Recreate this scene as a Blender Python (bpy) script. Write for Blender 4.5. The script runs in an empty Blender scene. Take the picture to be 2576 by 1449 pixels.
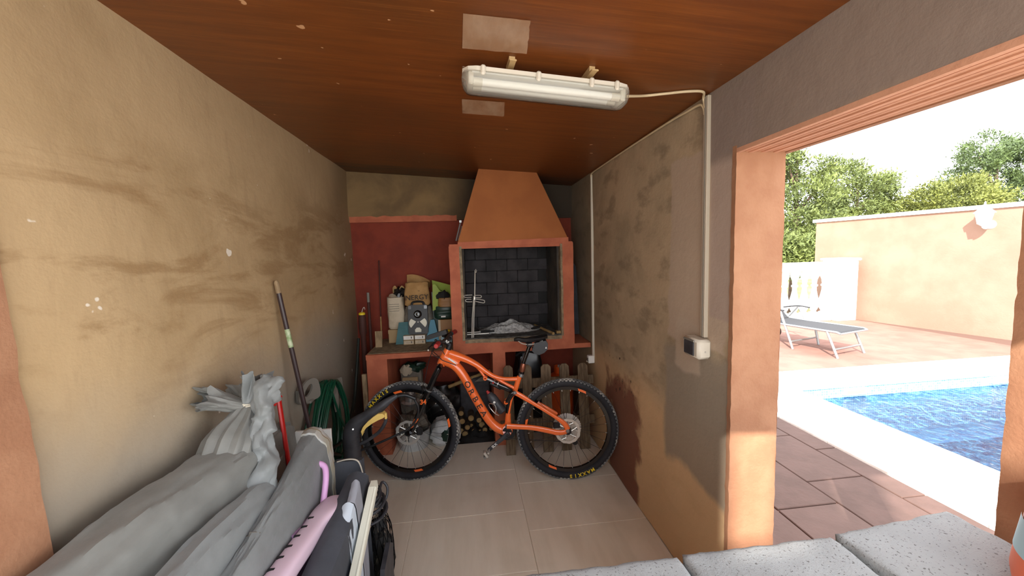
import bpy, math, random
import numpy as np
from mathutils import Vector, Matrix, noise as mnoise
random.seed(7); rng = np.random.default_rng(7)
SC = bpy.context.scene
COL = SC.collection

# ------------------------------------------------------------------ camera
FPX, CXP, CYP, EYE = 960.0, 1288.0, 724.5, 1.65
def _n(v): v = np.array(v, float); return v / np.linalg.norm(v)
aY = _n([1176 - CXP, 641 - CYP, FPX])
aD = _n([315, 10680, FPX]); aD = _n(aD - aD.dot(aY) * aY)
aX = np.cross(aD, aY)
cam_d = bpy.data.cameras.new('camera'); cam = bpy.data.objects.new('camera', cam_d); COL.objects.link(cam)
cam_d.sensor_width = 36; cam_d.lens = 36 * FPX / 2576; cam_d.clip_start = 0.02; cam_d.clip_end = 300
right = Vector((aX[0], aY[0], -aD[0])); up = -Vector((aX[1], aY[1], -aD[1])); fwd = Vector((aX[2], aY[2], -aD[2]))
cam.matrix_world = Matrix(((right.x, up.x, -fwd.x, 0), (right.y, up.y, -fwd.y, 0), (right.z, up.z, -fwd.z, EYE), (0, 0, 0, 1)))
SC.camera = cam
# measuring helpers: where a sight line meets a real plane of the room
EYEV = Vector((0, 0, EYE))
def ray(px, py): return right * (px - CXP) - up * (py - CYP) + fwd * FPX
def onplane(px, py, p0, nrm):
    r = ray(px, py); return EYEV + r * ((Vector(p0) - EYEV).dot(nrm) / r.dot(nrm))
def aty(px, py, y): return onplane(px, py, (0, y, 0), Vector((0, 1, 0)))
def atx(px, py, x): return onplane(px, py, (x, 0, 0), Vector((1, 0, 0)))
def atz(px, py, z): return onplane(px, py, (0, 0, z), Vector((0, 0, 1)))

# ------------------------------------------------------------------ light
def S(r, g, b): 
    f = lambda c: (c / 255 / 12.92) if c / 255 <= 0.04045 else ((c / 255 + 0.055) / 1.055) ** 2.4
    return (f(r), f(g), f(b), 1.0)
W = bpy.data.worlds.new('sky'); SC.world = W; W.use_nodes = True
nt = W.node_tree; nt.nodes.clear()
out = nt.nodes.new('ShaderNodeOutputWorld'); bg = nt.nodes.new('ShaderNodeBackground')
tc = nt.nodes.new('ShaderNodeTexCoord'); sep = nt.nodes.new('ShaderNodeSeparateXYZ')
ramp = nt.nodes.new('ShaderNodeValToRGB'); nz = nt.nodes.new('ShaderNodeTexNoise')
mp = nt.nodes.new('ShaderNodeMapping'); mp.inputs['Scale'].default_value = (1, 1, 3)
cr = nt.nodes.new('ShaderNodeValToRGB'); mix = nt.nodes.new('ShaderNodeMix'); mix.data_type = 'RGBA'
nt.links.new(tc.outputs['Generated'], sep.inputs[0]); nt.links.new(sep.outputs['Z'], ramp.inputs[0])
nt.links.new(tc.outputs['Generated'], mp.inputs[0]); nt.links.new(mp.outputs[0], nz.inputs['Vector'])
nz.inputs['Scale'].default_value = 2.2; nz.inputs['Detail'].default_value = 6
nt.links.new(nz.outputs['Fac'], cr.inputs[0])
e = ramp.color_ramp.elements; e[0].position = 0.0; e[0].color = (0.95, 0.98, 1.0, 1); e[1].position = 0.75; e[1].color = (0.62, 0.78, 1.0, 1)
e = cr.color_ramp.elements; e[0].position = 0.40; e[0].color = (0, 0, 0, 1); e[1].position = 0.58; e[1].color = (1, 1, 1, 1)
nt.links.new(cr.outputs[0], mix.inputs['Factor']); nt.links.new(ramp.outputs[0], mix.inputs['A']); mix.inputs['B'].default_value = (1.05, 1.05, 1.05, 1)
nt.links.new(mix.outputs['Result'], bg.inputs[0]); bg.inputs[1].default_value = 1.0
nt.links.new(bg.outputs[0], out.inputs[0])
SUN_DIR = Vector((1.0, 1.31, -1.2)).normalized()
sun_d = bpy.data.lights.new('sun', 'SUN'); sun_d.energy = 3.0; sun_d.angle = math.radians(0.6); sun_d.color = (1, 0.96, 0.90)
sun = bpy.data.objects.new('sun', sun_d); COL.objects.link(sun); sun.rotation_euler = SUN_DIR.to_track_quat('-Z', 'Y').to_euler()
sun.location = (-3, -4, 6)
vs = SC.view_settings; vs.view_transform = 'Standard'; vs.look = 'None'; vs.gamma = 1; vs.exposure = 2.3; vs.use_curve_mapping = False

# ------------------------------------------------------------------ materials
class N:
    def __init__(s, name):
        s.m = bpy.data.materials.new(name); s.m.use_nodes = True; s.t = s.m.node_tree
        s.b = s.t.nodes['Principled BSDF']; s.pos = None
    def n(s, k, **kw):
        x = s.t.nodes.new('ShaderNode' + k)
        for a, b in kw.items(): setattr(x, a, b)
        return x
    def l(s, a, b): s.t.links.new(a, b)
    def p(s):
        if s.pos is None: s.pos = s.n('NewGeometry').outputs['Position']
        return s.pos
    def tex(s, scale, detail=4, rough=0.55, stretch=None, dist=0, obj=False):
        v = s.n('TexCoord').outputs['Object'] if obj else s.p()
        if stretch:
            m = s.n('Mapping'); m.inputs['Scale'].default_value = stretch; s.l(v, m.inputs[0]); v = m.outputs[0]
        t = s.n('TexNoise'); s.l(v, t.inputs['Vector']); t.inputs['Scale'].default_value = scale
        t.inputs['Detail'].default_value = detail; t.inputs['Roughness'].default_value = rough; t.inputs['Distortion'].default_value = dist
        return t.outputs['Fac']
    def rmp(s, v, a, b, c=0.0, d=1.0):
        r = s.n('MapRange'); r.interpolation_type = 'SMOOTHSTEP'; s.l(v, r.inputs[0])
        for i, x in enumerate((a, b, c, d)): r.inputs[1 + i].default_value = x
        return r.outputs[0]
    def math(s, op, a, b):
        m = s.n('Math', operation=op)
        for i, x in enumerate((a, b)):
            if isinstance(x, (int, float)): m.inputs[i].default_value = x
            else: s.l(x, m.inputs[i])
        return m.outputs[0]
    def mix(s, f, a, b):
        m = s.n('Mix', data_type='RGBA')
        for k, x in (('Factor', f), ('A', a), ('B', b)):
            if isinstance(x, (int, float, tuple)): m.inputs[k].default_value = x
            else: s.l(x, m.inputs[k])
        return m.outputs['Result']
    def bump(s, v, strength, dist=0.01):
        b = s.n('Bump'); b.inputs['Strength'].default_value = strength; b.inputs['Distance'].default_value = dist
        s.l(v, b.inputs['Height']); s.l(b.outputs[0], s.b.inputs['Normal'])
    def col(s, c):
        if isinstance(c, tuple): s.b.inputs['Base Color'].default_value = c
        else: s.l(c, s.b.inputs['Base Color'])
    def box(s, rng_, feather, warp=0.0, wscale=6):
        """mask over world-position ranges, e.g. {'Y':(a,b),'Z':(c,d)}"""
        v = s.p()
        if warp:
            t = s.n('TexNoise'); s.l(v, t.inputs['Vector']); t.inputs['Scale'].default_value = wscale; t.inputs['Detail'].default_value = 5
            sb = s.n('VectorMath', operation='SUBTRACT'); s.l(t.outputs['Color'], sb.inputs[0]); sb.inputs[1].default_value = (.5, .5, .5)
            sc = s.n('VectorMath', operation='SCALE'); s.l(sb.outputs[0], sc.inputs[0]); sc.inputs['Scale'].default_value = warp
            ad = s.n('VectorMath', operation='ADD'); s.l(sc.outputs[0], ad.inputs[0]); s.l(v, ad.inputs[1]); v = ad.outputs[0]
        sx = s.n('SeparateXYZ'); s.l(v, sx.inputs[0]); r = None
        for ax, (a, b) in rng_.items():
            lo = s.rmp(sx.outputs[ax], a - feather, a + feather); hi = s.rmp(sx.outputs[ax], b - feather, b + feather, 1, 0)
            q = s.math('MULTIPLY', lo, hi); r = q if r is None else s.math('MULTIPLY', r, q)
        return r

def mat(name, c, rough=0.7, metal=0.0, c2=None, vs_=6, vr=(0.35, 0.65), bump=None, spec=None, coat=0, stretch=None, trans=0, alpha=1, obj=False):
    k = N(name)
    if c2:
        k.col(k.mix(k.rmp(k.tex(vs_, 5, stretch=stretch, obj=obj), *vr), c, c2))
    else: k.col(c)
    k.b.inputs['Roughness'].default_value = rough; k.b.inputs['Metallic'].default_value = metal
    if spec is not None: k.b.inputs['Specular IOR Level'].default_value = spec
    if coat: k.b.inputs['Coat Weight'].default_value = coat; k.b.inputs['Coat Roughness'].default_value = 0.1
    if trans: k.b.inputs['Transmission Weight'].default_value = trans
    if alpha < 1: k.b.inputs['Alpha'].default_value = alpha
    if bump: k.bump(k.tex(bump[0], 6, stretch=stretch, obj=obj), bump[1], bump[2] if len(bump) > 2 else 0.01)
    return k.m

MT = {}
MT['stucco_orange'] = mat('orange stucco', S(160, 116, 86), 0.9, c2=S(151, 106, 77), vs_=9, bump=(90, 0.22, 0.008))
MT['stucco_peach'] = mat('peach stucco', S(142, 111, 94), 0.95, c2=S(134, 103, 86), vs_=2.0, bump=(40, 0.3, 0.01))
MT['red'] = mat('red masonry paint', S(186, 104, 72), 0.75, c2=S(166, 88, 60), vs_=7, bump=(40, 0.15))
MT['dark_red'] = mat('dark red wall paint', S(130, 49, 28), 0.8, c2=S(114, 40, 23), vs_=5, bump=(30, 0.2))
MT['hood'] = mat('ochre hood paint', S(164, 98, 51), 0.85, c2=S(154, 90, 46), vs_=4, bump=(70, 0.1))
MT['mortar'] = mat('grey mortar', S(150, 132, 104), 0.9, c2=S(118, 102, 80), vs_=25, bump=(60, 0.4))
MT['soot'] = mat('sooty firebrick', S(58, 54, 56), 0.85, c2=S(40, 38, 40), vs_=8, bump=(50, 0.3))
MT['soot_wall'] = mat('sooted cement', S(50, 46, 44), 0.9, c2=S(78, 70, 60), vs_=4, bump=(30, 0.3))
MT['ash'] = mat('pale ash', S(208, 209, 207), 0.95, c2=S(150, 150, 150), vs_=40, bump=(80, 0.6))
MT['ash_dark'] = mat('dark ash bed', S(98, 96, 92), 0.95, c2=S(60, 58, 56), vs_=20, bump=(60, 0.5))
MT['charcoal'] = mat('charcoal', S(26, 25, 25), 0.8, bump=(40, 0.5))
MT['steel'] = mat('bright steel', S(214, 211, 203), 0.35, 0.6)
MT['grey_metal'] = mat('grey aluminium', S(150, 152, 152), 0.4, 0.7)
MT['black'] = mat('black plastic', S(26, 26, 28), 0.45)
MT['black_gloss'] = mat('gloss black', S(14, 14, 16), 0.18, coat=0.5)
MT['rubber'] = mat('dusty black rubber', S(30, 31, 36), 0.75, c2=S(40, 40, 44), vs_=14)
MT['tread'] = mat('mud dusted tread', S(98, 99, 99), 0.9, c2=S(168, 166, 158), vs_=13, vr=(0.5, 0.62), bump=(80, 0.3))
MT['bike_orange'] = mat('gloss orange frame paint', S(250, 116, 52), 0.3, coat=0.6)
MT['yellow'] = mat('yellow', S(238, 208, 40), 0.5)
MT['yellow_pale'] = mat('worn pale yellow rubber', S(236, 200, 112), 0.55)
MT['white'] = mat('white', S(236, 234, 228), 0.5)
MT['white_plastic'] = mat('aged white plastic', S(206, 198, 182), 0.4)
MT['cream'] = mat('cream cable sheath', S(206, 186, 150), 0.5)
MT['conduit'] = mat('grey painted conduit', S(178, 166, 148), 0.55)
MT['red_plastic'] = mat('red plastic', S(206, 34, 30), 0.35)
MT['red_grip'] = mat('red rubber grip', S(170, 44, 40), 0.6)
MT['green_hose'] = mat('green hose', S(14, 66, 46), 0.32)
MT['dark_hose'] = mat('dark green black hose', S(26, 34, 30), 0.4)
MT['grey_plastic'] = mat('grey plastic', S(120, 116, 108), 0.5)
MT['dark_plastic'] = mat('scuffed dark plastic', S(46, 46, 50), 0.5, c2=S(64, 64, 68), vs_=14)
MT['pink'] = mat('faded pink plastic', S(228, 200, 214), 0.42)
MT['lilac'] = mat('lilac plastic tube', S(216, 164, 208), 0.4)
MT['lilac_dark'] = mat('mauve plastic panel', S(176, 136, 172), 0.45)
MT['kraft'] = mat('brown kraft paper', S(176, 138, 88), 0.85, c2=S(160, 122, 74), vs_=12, bump=(18, 0.4, 0.02))
MT['card'] = mat('plain cardboard', S(168, 142, 104), 0.85)
MT['corner_dark'] = mat('dark brown lacquer', S(66, 32, 24), 0.7)
MT['teal'] = mat('dull teal card', S(74, 118, 122), 0.7, c2=S(62, 104, 108), vs_=8)
MT['teal_light'] = mat('light blue card', S(84, 140, 162), 0.6)
MT['paleblue'] = mat('pale blue tin', S(150, 182, 192), 0.5)
MT['paper'] = mat('dusty white paper', S(200, 186, 162), 0.75, c2=S(182, 168, 144), vs_=10, bump=(16, 0.3, 0.02))
MT['lime'] = mat('lime green bag film', S(140, 160, 58), 0.45)
MT['darkgreen'] = mat('dark green bag film', S(24, 52, 40), 0.4)
MT['bag_brown'] = mat('brown bag print', S(150, 108, 60), 0.5)
MT['lens'] = mat('frosted lamp lens', S(214, 210, 190), 0.35)
MT['ink'] = mat('dark ink', S(52, 42, 36), 0.7)
MT['grey_ink'] = mat('grey ink', S(110, 104, 96), 0.7)
MT['wood_grey'] = mat('weathered grey brown timber', S(122, 102, 78), 0.8, c2=S(92, 74, 54), vs_=12, stretch=(5, 5, 0.6), bump=(30, 0.3))
MT['wood_pale'] = mat('pale cut timber', S(176, 146, 96), 0.8, c2=S(150, 120, 74), vs_=20)
MT['wood_old'] = mat('old pale plank', S(160, 136, 104), 0.8, c2=S(126, 104, 76), vs_=10, stretch=(4, 4, 1))
MT['bark'] = mat('brown bark', S(82, 66, 50), 0.95, c2=S(58, 46, 36), vs_=14, bump=(40, 0.7))
MT['bark_tree'] = mat('pine bark', S(104, 84, 68), 0.95, c2=S(76, 60, 50), vs_=6)
MT['black_bag'] = mat('black bin bag film', S(20, 20, 22), 0.3)
MT['white_bag'] = mat('white plastic bag film', S(206, 208, 206), 0.4, c2=S(180, 184, 184), vs_=10)
MT['grey_bag'] = mat('grey woven sack', S(128, 120, 108), 0.8, c2=S(104, 98, 88), vs_=12)
MT['gas_orange'] = mat('orange gas bottle enamel', S(222, 90, 30), 0.4)
MT['bucket'] = mat('orange plastic', S(206, 96, 56), 0.45)
MT['fabric_dark'] = mat('charcoal sling fabric', S(72, 74, 80), 0.85, c2=S(62, 64, 70), vs_=6, bump=(300, 0.15, 0.003))
MT['fabric_navy'] = mat('navy fabric', S(40, 46, 62), 0.9, bump=(300, 0.15, 0.003))
MT['fabric_pale'] = mat('pale grey fabric', S(192, 200, 208), 0.85)
MT['fabric_mid'] = mat('mid grey fabric', S(142, 142, 148), 0.85)
MT['cream_frame'] = mat('yellowed white resin', S(228, 224, 204), 0.5)
MT['rope'] = mat('off white cord', S(206, 198, 180), 0.8)
MT['concrete'] = None
MT['lounger_sling'] = mat('grey mesh sling', S(50, 49, 50), 0.85)
MT['white_stone'] = mat('white painted stone', S(245, 243, 238), 0.8, c2=S(235, 232, 226), vs_=5)
MT['coping'] = mat('white coping stone', S(242, 236, 226), 0.85, c2=S(226, 216, 204), vs_=6, bump=(60, 0.2))
MT['tape'] = mat('brownish packing tape', S(186, 148, 116), 0.22, alpha=0.62, c2=S(208, 176, 146), vs_=7, vr=(.35, .75), bump=(16, 0.35, 0.008), stretch=(2, .7, 1))
MT['sticker'] = mat('pale sticker', S(196, 206, 170), 0.5, c2=S(120, 150, 90), vs_=30)
MT['slate'] = mat('black slate', S(30, 32, 38), 0.6, c2=S(44, 46, 54), vs_=12)
MT['tan'] = mat('tan plastic', S(190, 160, 112), 0.6)

k = N('rough concrete block')
k.col(k.mix(k.rmp(k.tex(160, 3), .60, .68), k.mix(k.rmp(k.tex(5, 4), .35, .65), S(166, 166, 163), S(152, 152, 149)), S(104, 101, 97)))
k.b.inputs['Roughness'].default_value = 0.95; k.bump(k.tex(220, 6, .7), 0.7, 0.006); MT['concrete'] = k.m

k = N('varnished ceiling board')
g = k.tex(3.0, 8, .65, stretch=(0.7, 9, 1)); g2 = k.tex(1.2, 4, stretch=(.8, 1.2, 1)); fine = k.tex(22, 6, .7, stretch=(.12, 6, 1))
c = k.mix(k.rmp(g, .3, .7), S(124, 67, 24), S(102, 52, 18)); c = k.mix(k.rmp(g2, .45, .75), c, S(96, 54, 22))
c = k.mix(k.math('MULTIPLY', k.rmp(fine, .5, .75), .5), c, S(148, 90, 40))
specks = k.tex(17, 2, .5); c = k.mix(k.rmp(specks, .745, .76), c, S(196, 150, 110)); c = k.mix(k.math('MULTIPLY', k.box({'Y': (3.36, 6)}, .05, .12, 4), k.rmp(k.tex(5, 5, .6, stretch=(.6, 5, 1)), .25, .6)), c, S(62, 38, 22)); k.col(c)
k.b.inputs['Roughness'].default_value = 0.42; k.bump(fine, 0.06); MT['ceiling'] = k.m

k = N('bare cement left wall')
a = k.tex(1.3, 6, .6, dist=.5); b = k.tex(2.6, 7, .65, stretch=(1, .55, 1.8), dist=.6); d = k.tex(6, 5, .6, stretch=(1, 3, .5))
c = k.mix(k.rmp(a, .35, .7), S(186, 158, 118), S(170, 142, 102))
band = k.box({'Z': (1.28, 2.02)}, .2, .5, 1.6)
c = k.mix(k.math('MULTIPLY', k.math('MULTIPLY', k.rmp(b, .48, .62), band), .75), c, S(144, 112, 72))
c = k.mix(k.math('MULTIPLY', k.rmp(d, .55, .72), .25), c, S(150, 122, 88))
up_ = k.box({'Z': (-1, 1.15)}, .25, .4, 1.5); c = k.mix(k.math('MULTIPLY', up_, .85), c, S(146, 140, 130))  # greyer lower wall under the ochre: mostly a light difference, put into the colour
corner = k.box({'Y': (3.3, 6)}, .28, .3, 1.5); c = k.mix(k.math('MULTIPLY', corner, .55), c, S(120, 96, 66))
sp = k.tex(11, 2, .5); c = k.mix(k.rmp(sp, .735, .75), c, S(226, 214, 196)); k.col(c)
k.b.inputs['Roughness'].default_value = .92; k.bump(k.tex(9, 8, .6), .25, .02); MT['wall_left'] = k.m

k = N('bare cement right wall')
a = k.tex(1.8, 6, .6, dist=.4); b = k.tex(4, 6, .6, stretch=(1, 1, 2.0))
c = k.mix(k.rmp(a, .35, .65), S(186, 164, 134), S(162, 144, 117))
c = k.mix(k.math('MULTIPLY', k.rmp(b, .5, .66), .55), c, S(120, 106, 84))
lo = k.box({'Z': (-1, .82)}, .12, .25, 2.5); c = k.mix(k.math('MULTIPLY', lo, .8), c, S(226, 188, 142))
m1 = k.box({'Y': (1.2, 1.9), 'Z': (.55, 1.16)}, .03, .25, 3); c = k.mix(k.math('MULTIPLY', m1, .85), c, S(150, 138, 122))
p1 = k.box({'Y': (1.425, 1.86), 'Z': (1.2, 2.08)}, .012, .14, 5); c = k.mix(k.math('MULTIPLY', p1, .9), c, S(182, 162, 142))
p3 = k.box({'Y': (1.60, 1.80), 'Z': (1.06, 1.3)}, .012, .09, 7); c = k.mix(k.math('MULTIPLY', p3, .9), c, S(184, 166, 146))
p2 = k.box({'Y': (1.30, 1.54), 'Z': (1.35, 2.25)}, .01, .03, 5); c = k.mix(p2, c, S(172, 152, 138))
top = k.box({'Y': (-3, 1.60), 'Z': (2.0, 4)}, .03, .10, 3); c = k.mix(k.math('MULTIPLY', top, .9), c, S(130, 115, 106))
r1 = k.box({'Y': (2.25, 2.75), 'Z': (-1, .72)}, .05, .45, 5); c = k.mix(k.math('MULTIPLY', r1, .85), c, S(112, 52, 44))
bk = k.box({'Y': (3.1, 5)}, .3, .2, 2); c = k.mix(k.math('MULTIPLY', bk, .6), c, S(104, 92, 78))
bl = k.box({'Y': (2.35, 2.7), 'Z': (.62, .95)}, .06, .5, 9); sp = k.tex(26, 3); c = k.mix(k.math('MULTIPLY', bl, k.rmp(sp, .64, .70)), c, S(46, 36, 32)); k.col(c)
k.b.inputs['Roughness'].default_value = .92; k.bump(k.tex(10, 8, .62), .25, .02); MT['wall_right'] = k.m

k = N('bare cement back wall')
a = k.tex(2.2, 6, .6, dist=.5)
c = k.mix(k.rmp(a, .35, .65), S(134, 108, 72), S(106, 85, 58)); c = k.mix(k.box({'X': (-.1, 3)}, .25, .1, 3), c, S(62, 52, 42)); k.col(c)
k.b.inputs['Roughness'].default_value = .95; k.bump(k.tex(12, 7), .3, .02); MT['wall_back'] = k.m

k = N('beige floor tile')
oi = k.n('ObjectInfo'); g = k.tex(2.2, 6, .6, stretch=(4, .6, 1))
c = k.mix(k.rmp(g, .35, .7), S(238, 226, 206), S(226, 213, 191)); c = k.mix(k.math('MULTIPLY', oi.outputs['Random'], .35), c, S(216, 200, 184))
st = k.tex(1.5, 5); c = k.mix(k.math('MULTIPLY', k.rmp(st, .5, .7), .35), c, S(192, 174, 148)); k.col(c)
k.b.inputs['Roughness'].default_value = .42; k.bump(k.tex(40, 5), .03); MT['tile'] = k.m
MT['grout'] = mat('pale grout', S(216, 204, 184), .9)

k = N('brown patio slab')
oi = k.n('ObjectInfo'); g = k.tex(5, 7, .6)
c = k.mix(k.rmp(g, .35, .65), S(88, 64, 55), S(78, 56, 47)); c = k.mix(k.math('MULTIPLY', oi.outputs['Random'], .3), c, S(104, 80, 70)); k.col(c)
k.b.inputs['Roughness'].default_value = .9; k.bump(k.tex(18, 7, .6), .35, .015); MT['slab'] = k.m
MT['deck'] = mat('peach patio paving', S(136, 96, 82), .9, c2=S(124, 86, 73), vs_=3, bump=(14, .3, .015))
MT['soffit'] = mat('board marked painted concrete', S(200, 148, 118), .9, c2=S(190, 138, 108), vs_=5, bump=(50, .2))  # lighter than the pillar stucco: light bounced off the paving put into the colour
MT['pave_pale'] = mat('pale concrete paving', S(214, 208, 196), .9, c2=S(202, 196, 184), vs_=2)
MT['slab_joint'] = mat('dark slab joint', S(96, 70, 58), .95)

k = N('blue pool mosaic')
br = k.n('TexBrick'); mpn = k.n('Mapping'); k.l(k.p(), mpn.inputs[0]); mpn.inputs['Rotation'].default_value = (math.pi / 2, 0, 0)
k.l(mpn.outputs[0], br.inputs['Vector']); br.offset = 0; br.inputs['Scale'].default_value = 1; br.inputs['Brick Width'].default_value = .03
br.inputs['Row Height'].default_value = .03; br.inputs['Mortar Size'].default_value = .003
br.inputs['Color1'].default_value = S(128, 180, 210); br.inputs['Color2'].default_value = S(98, 156, 200); br.inputs['Mortar'].default_value = S(158, 194, 214)
k.col(br.outputs['Color']); k.b.inputs['Roughness'].default_value = .25; MT['mosaic'] = k.m
MT['pool_floor'] = mat('blue pool floor mosaic', S(78, 128, 160), .4, c2=S(58, 106, 146), vs_=9, vr=(.4, .6))
k = N('pool water')
k.t.nodes.remove(k.b); o_ = [x for x in k.t.nodes if x.type == 'OUTPUT_MATERIAL'][0]
tr = k.n('BsdfTransparent'); tr.inputs[0].default_value = (.82, .95, .98, 1); gl = k.n('BsdfGlossy'); gl.inputs['Roughness'].default_value = .02
lw = k.n('Fresnel'); lw.inputs[0].default_value = 1.33; mx = k.n('MixShader'); bp = k.n('Bump'); bp.inputs['Strength'].default_value = .8; bp.inputs['Distance'].default_value = .03
k.l(k.tex(9, 4, .5, dist=.4), bp.inputs['Height']); k.l(bp.outputs[0], gl.inputs['Normal']); k.l(bp.outputs[0], lw.inputs['Normal'])
k.l(lw.outputs[0], mx.inputs[0]); k.l(tr.outputs[0], mx.inputs[1]); k.l(gl.outputs[0], mx.inputs[2]); k.l(mx.outputs[0], o_.inputs[0]); MT['water'] = k.m
k = N('clear lamp cover')
k.t.nodes.remove(k.b); o_ = [x for x in k.t.nodes if x.type == 'OUTPUT_MATERIAL'][0]
tr = k.n('BsdfTransparent'); tr.inputs[0].default_value = (.9, .9, .88, 1); gl = k.n('BsdfGlossy'); gl.inputs['Roughness'].default_value = .12
df = k.n('BsdfDiffuse'); df.inputs[0].default_value = S(216, 210, 196); m2 = k.n('MixShader'); m2.inputs[0].default_value = .22
lw = k.n('Fresnel'); lw.inputs[0].default_value = 1.45; mx = k.n('MixShader'); k.l(tr.outputs[0], m2.inputs[1]); k.l(df.outputs[0], m2.inputs[2])
k.l(lw.outputs[0], mx.inputs[0]); k.l(m2.outputs[0], mx.inputs[1]); k.l(gl.outputs[0], mx.inputs[2]); k.l(mx.outputs[0], o_.inputs[0]); MT['clear'] = k.m
def leafmat(name, c1, c2):
    k = N(name); k.col(k.mix(k.rmp(k.tex(.9, 5), .3, .7), c1, c2)); k.b.inputs['Roughness'].default_value = .7
    k.b.inputs['Subsurface Weight'].default_value = 0
    return k.m
MT['pine'] = leafmat('pine needles', S(98, 107, 46), S(70, 80, 34)); MT['pine_blue'] = leafmat('grey green pine needles', S(78, 94, 44), S(56, 70, 34))
MT['bush'] = leafmat('yellow green leaves', S(112, 116, 48), S(86, 92, 36))
MT['hill'] = mat('dry hillside scrub', S(120, 124, 66), .95, c2=S(150, 134, 92), vs_=1)
def cloth(name, c1, c2):
    k = N(name); c = k.mix(k.rmp(k.tex(4, 6, .6), .35, .7), c1, c2); k.col(c); k.b.inputs['Roughness'].default_value = .6
    k.b.inputs['Sheen Weight'].default_value = .15
    w = k.tex(16, 4, .55, stretch=(1, .45, 1)); k.bump(w, .35, .012); return k.m
MT['cover'] = cloth('grey weatherproof cover', S(122, 122, 117), S(104, 103, 98)); MT['cover2'] = cloth('lighter grey weatherproof cover', S(128, 131, 130), S(112, 114, 112))
k = N('black net'); k.t.nodes.remove(k.b); o_ = [x for x in k.t.nodes if x.type == 'OUTPUT_MATERIAL'][0]
df = k.n('BsdfDiffuse'); df.inputs[0].default_value = S(22, 22, 24); k.l(df.outputs[0], o_.inputs[0]); MT['net'] = k.m

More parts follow.
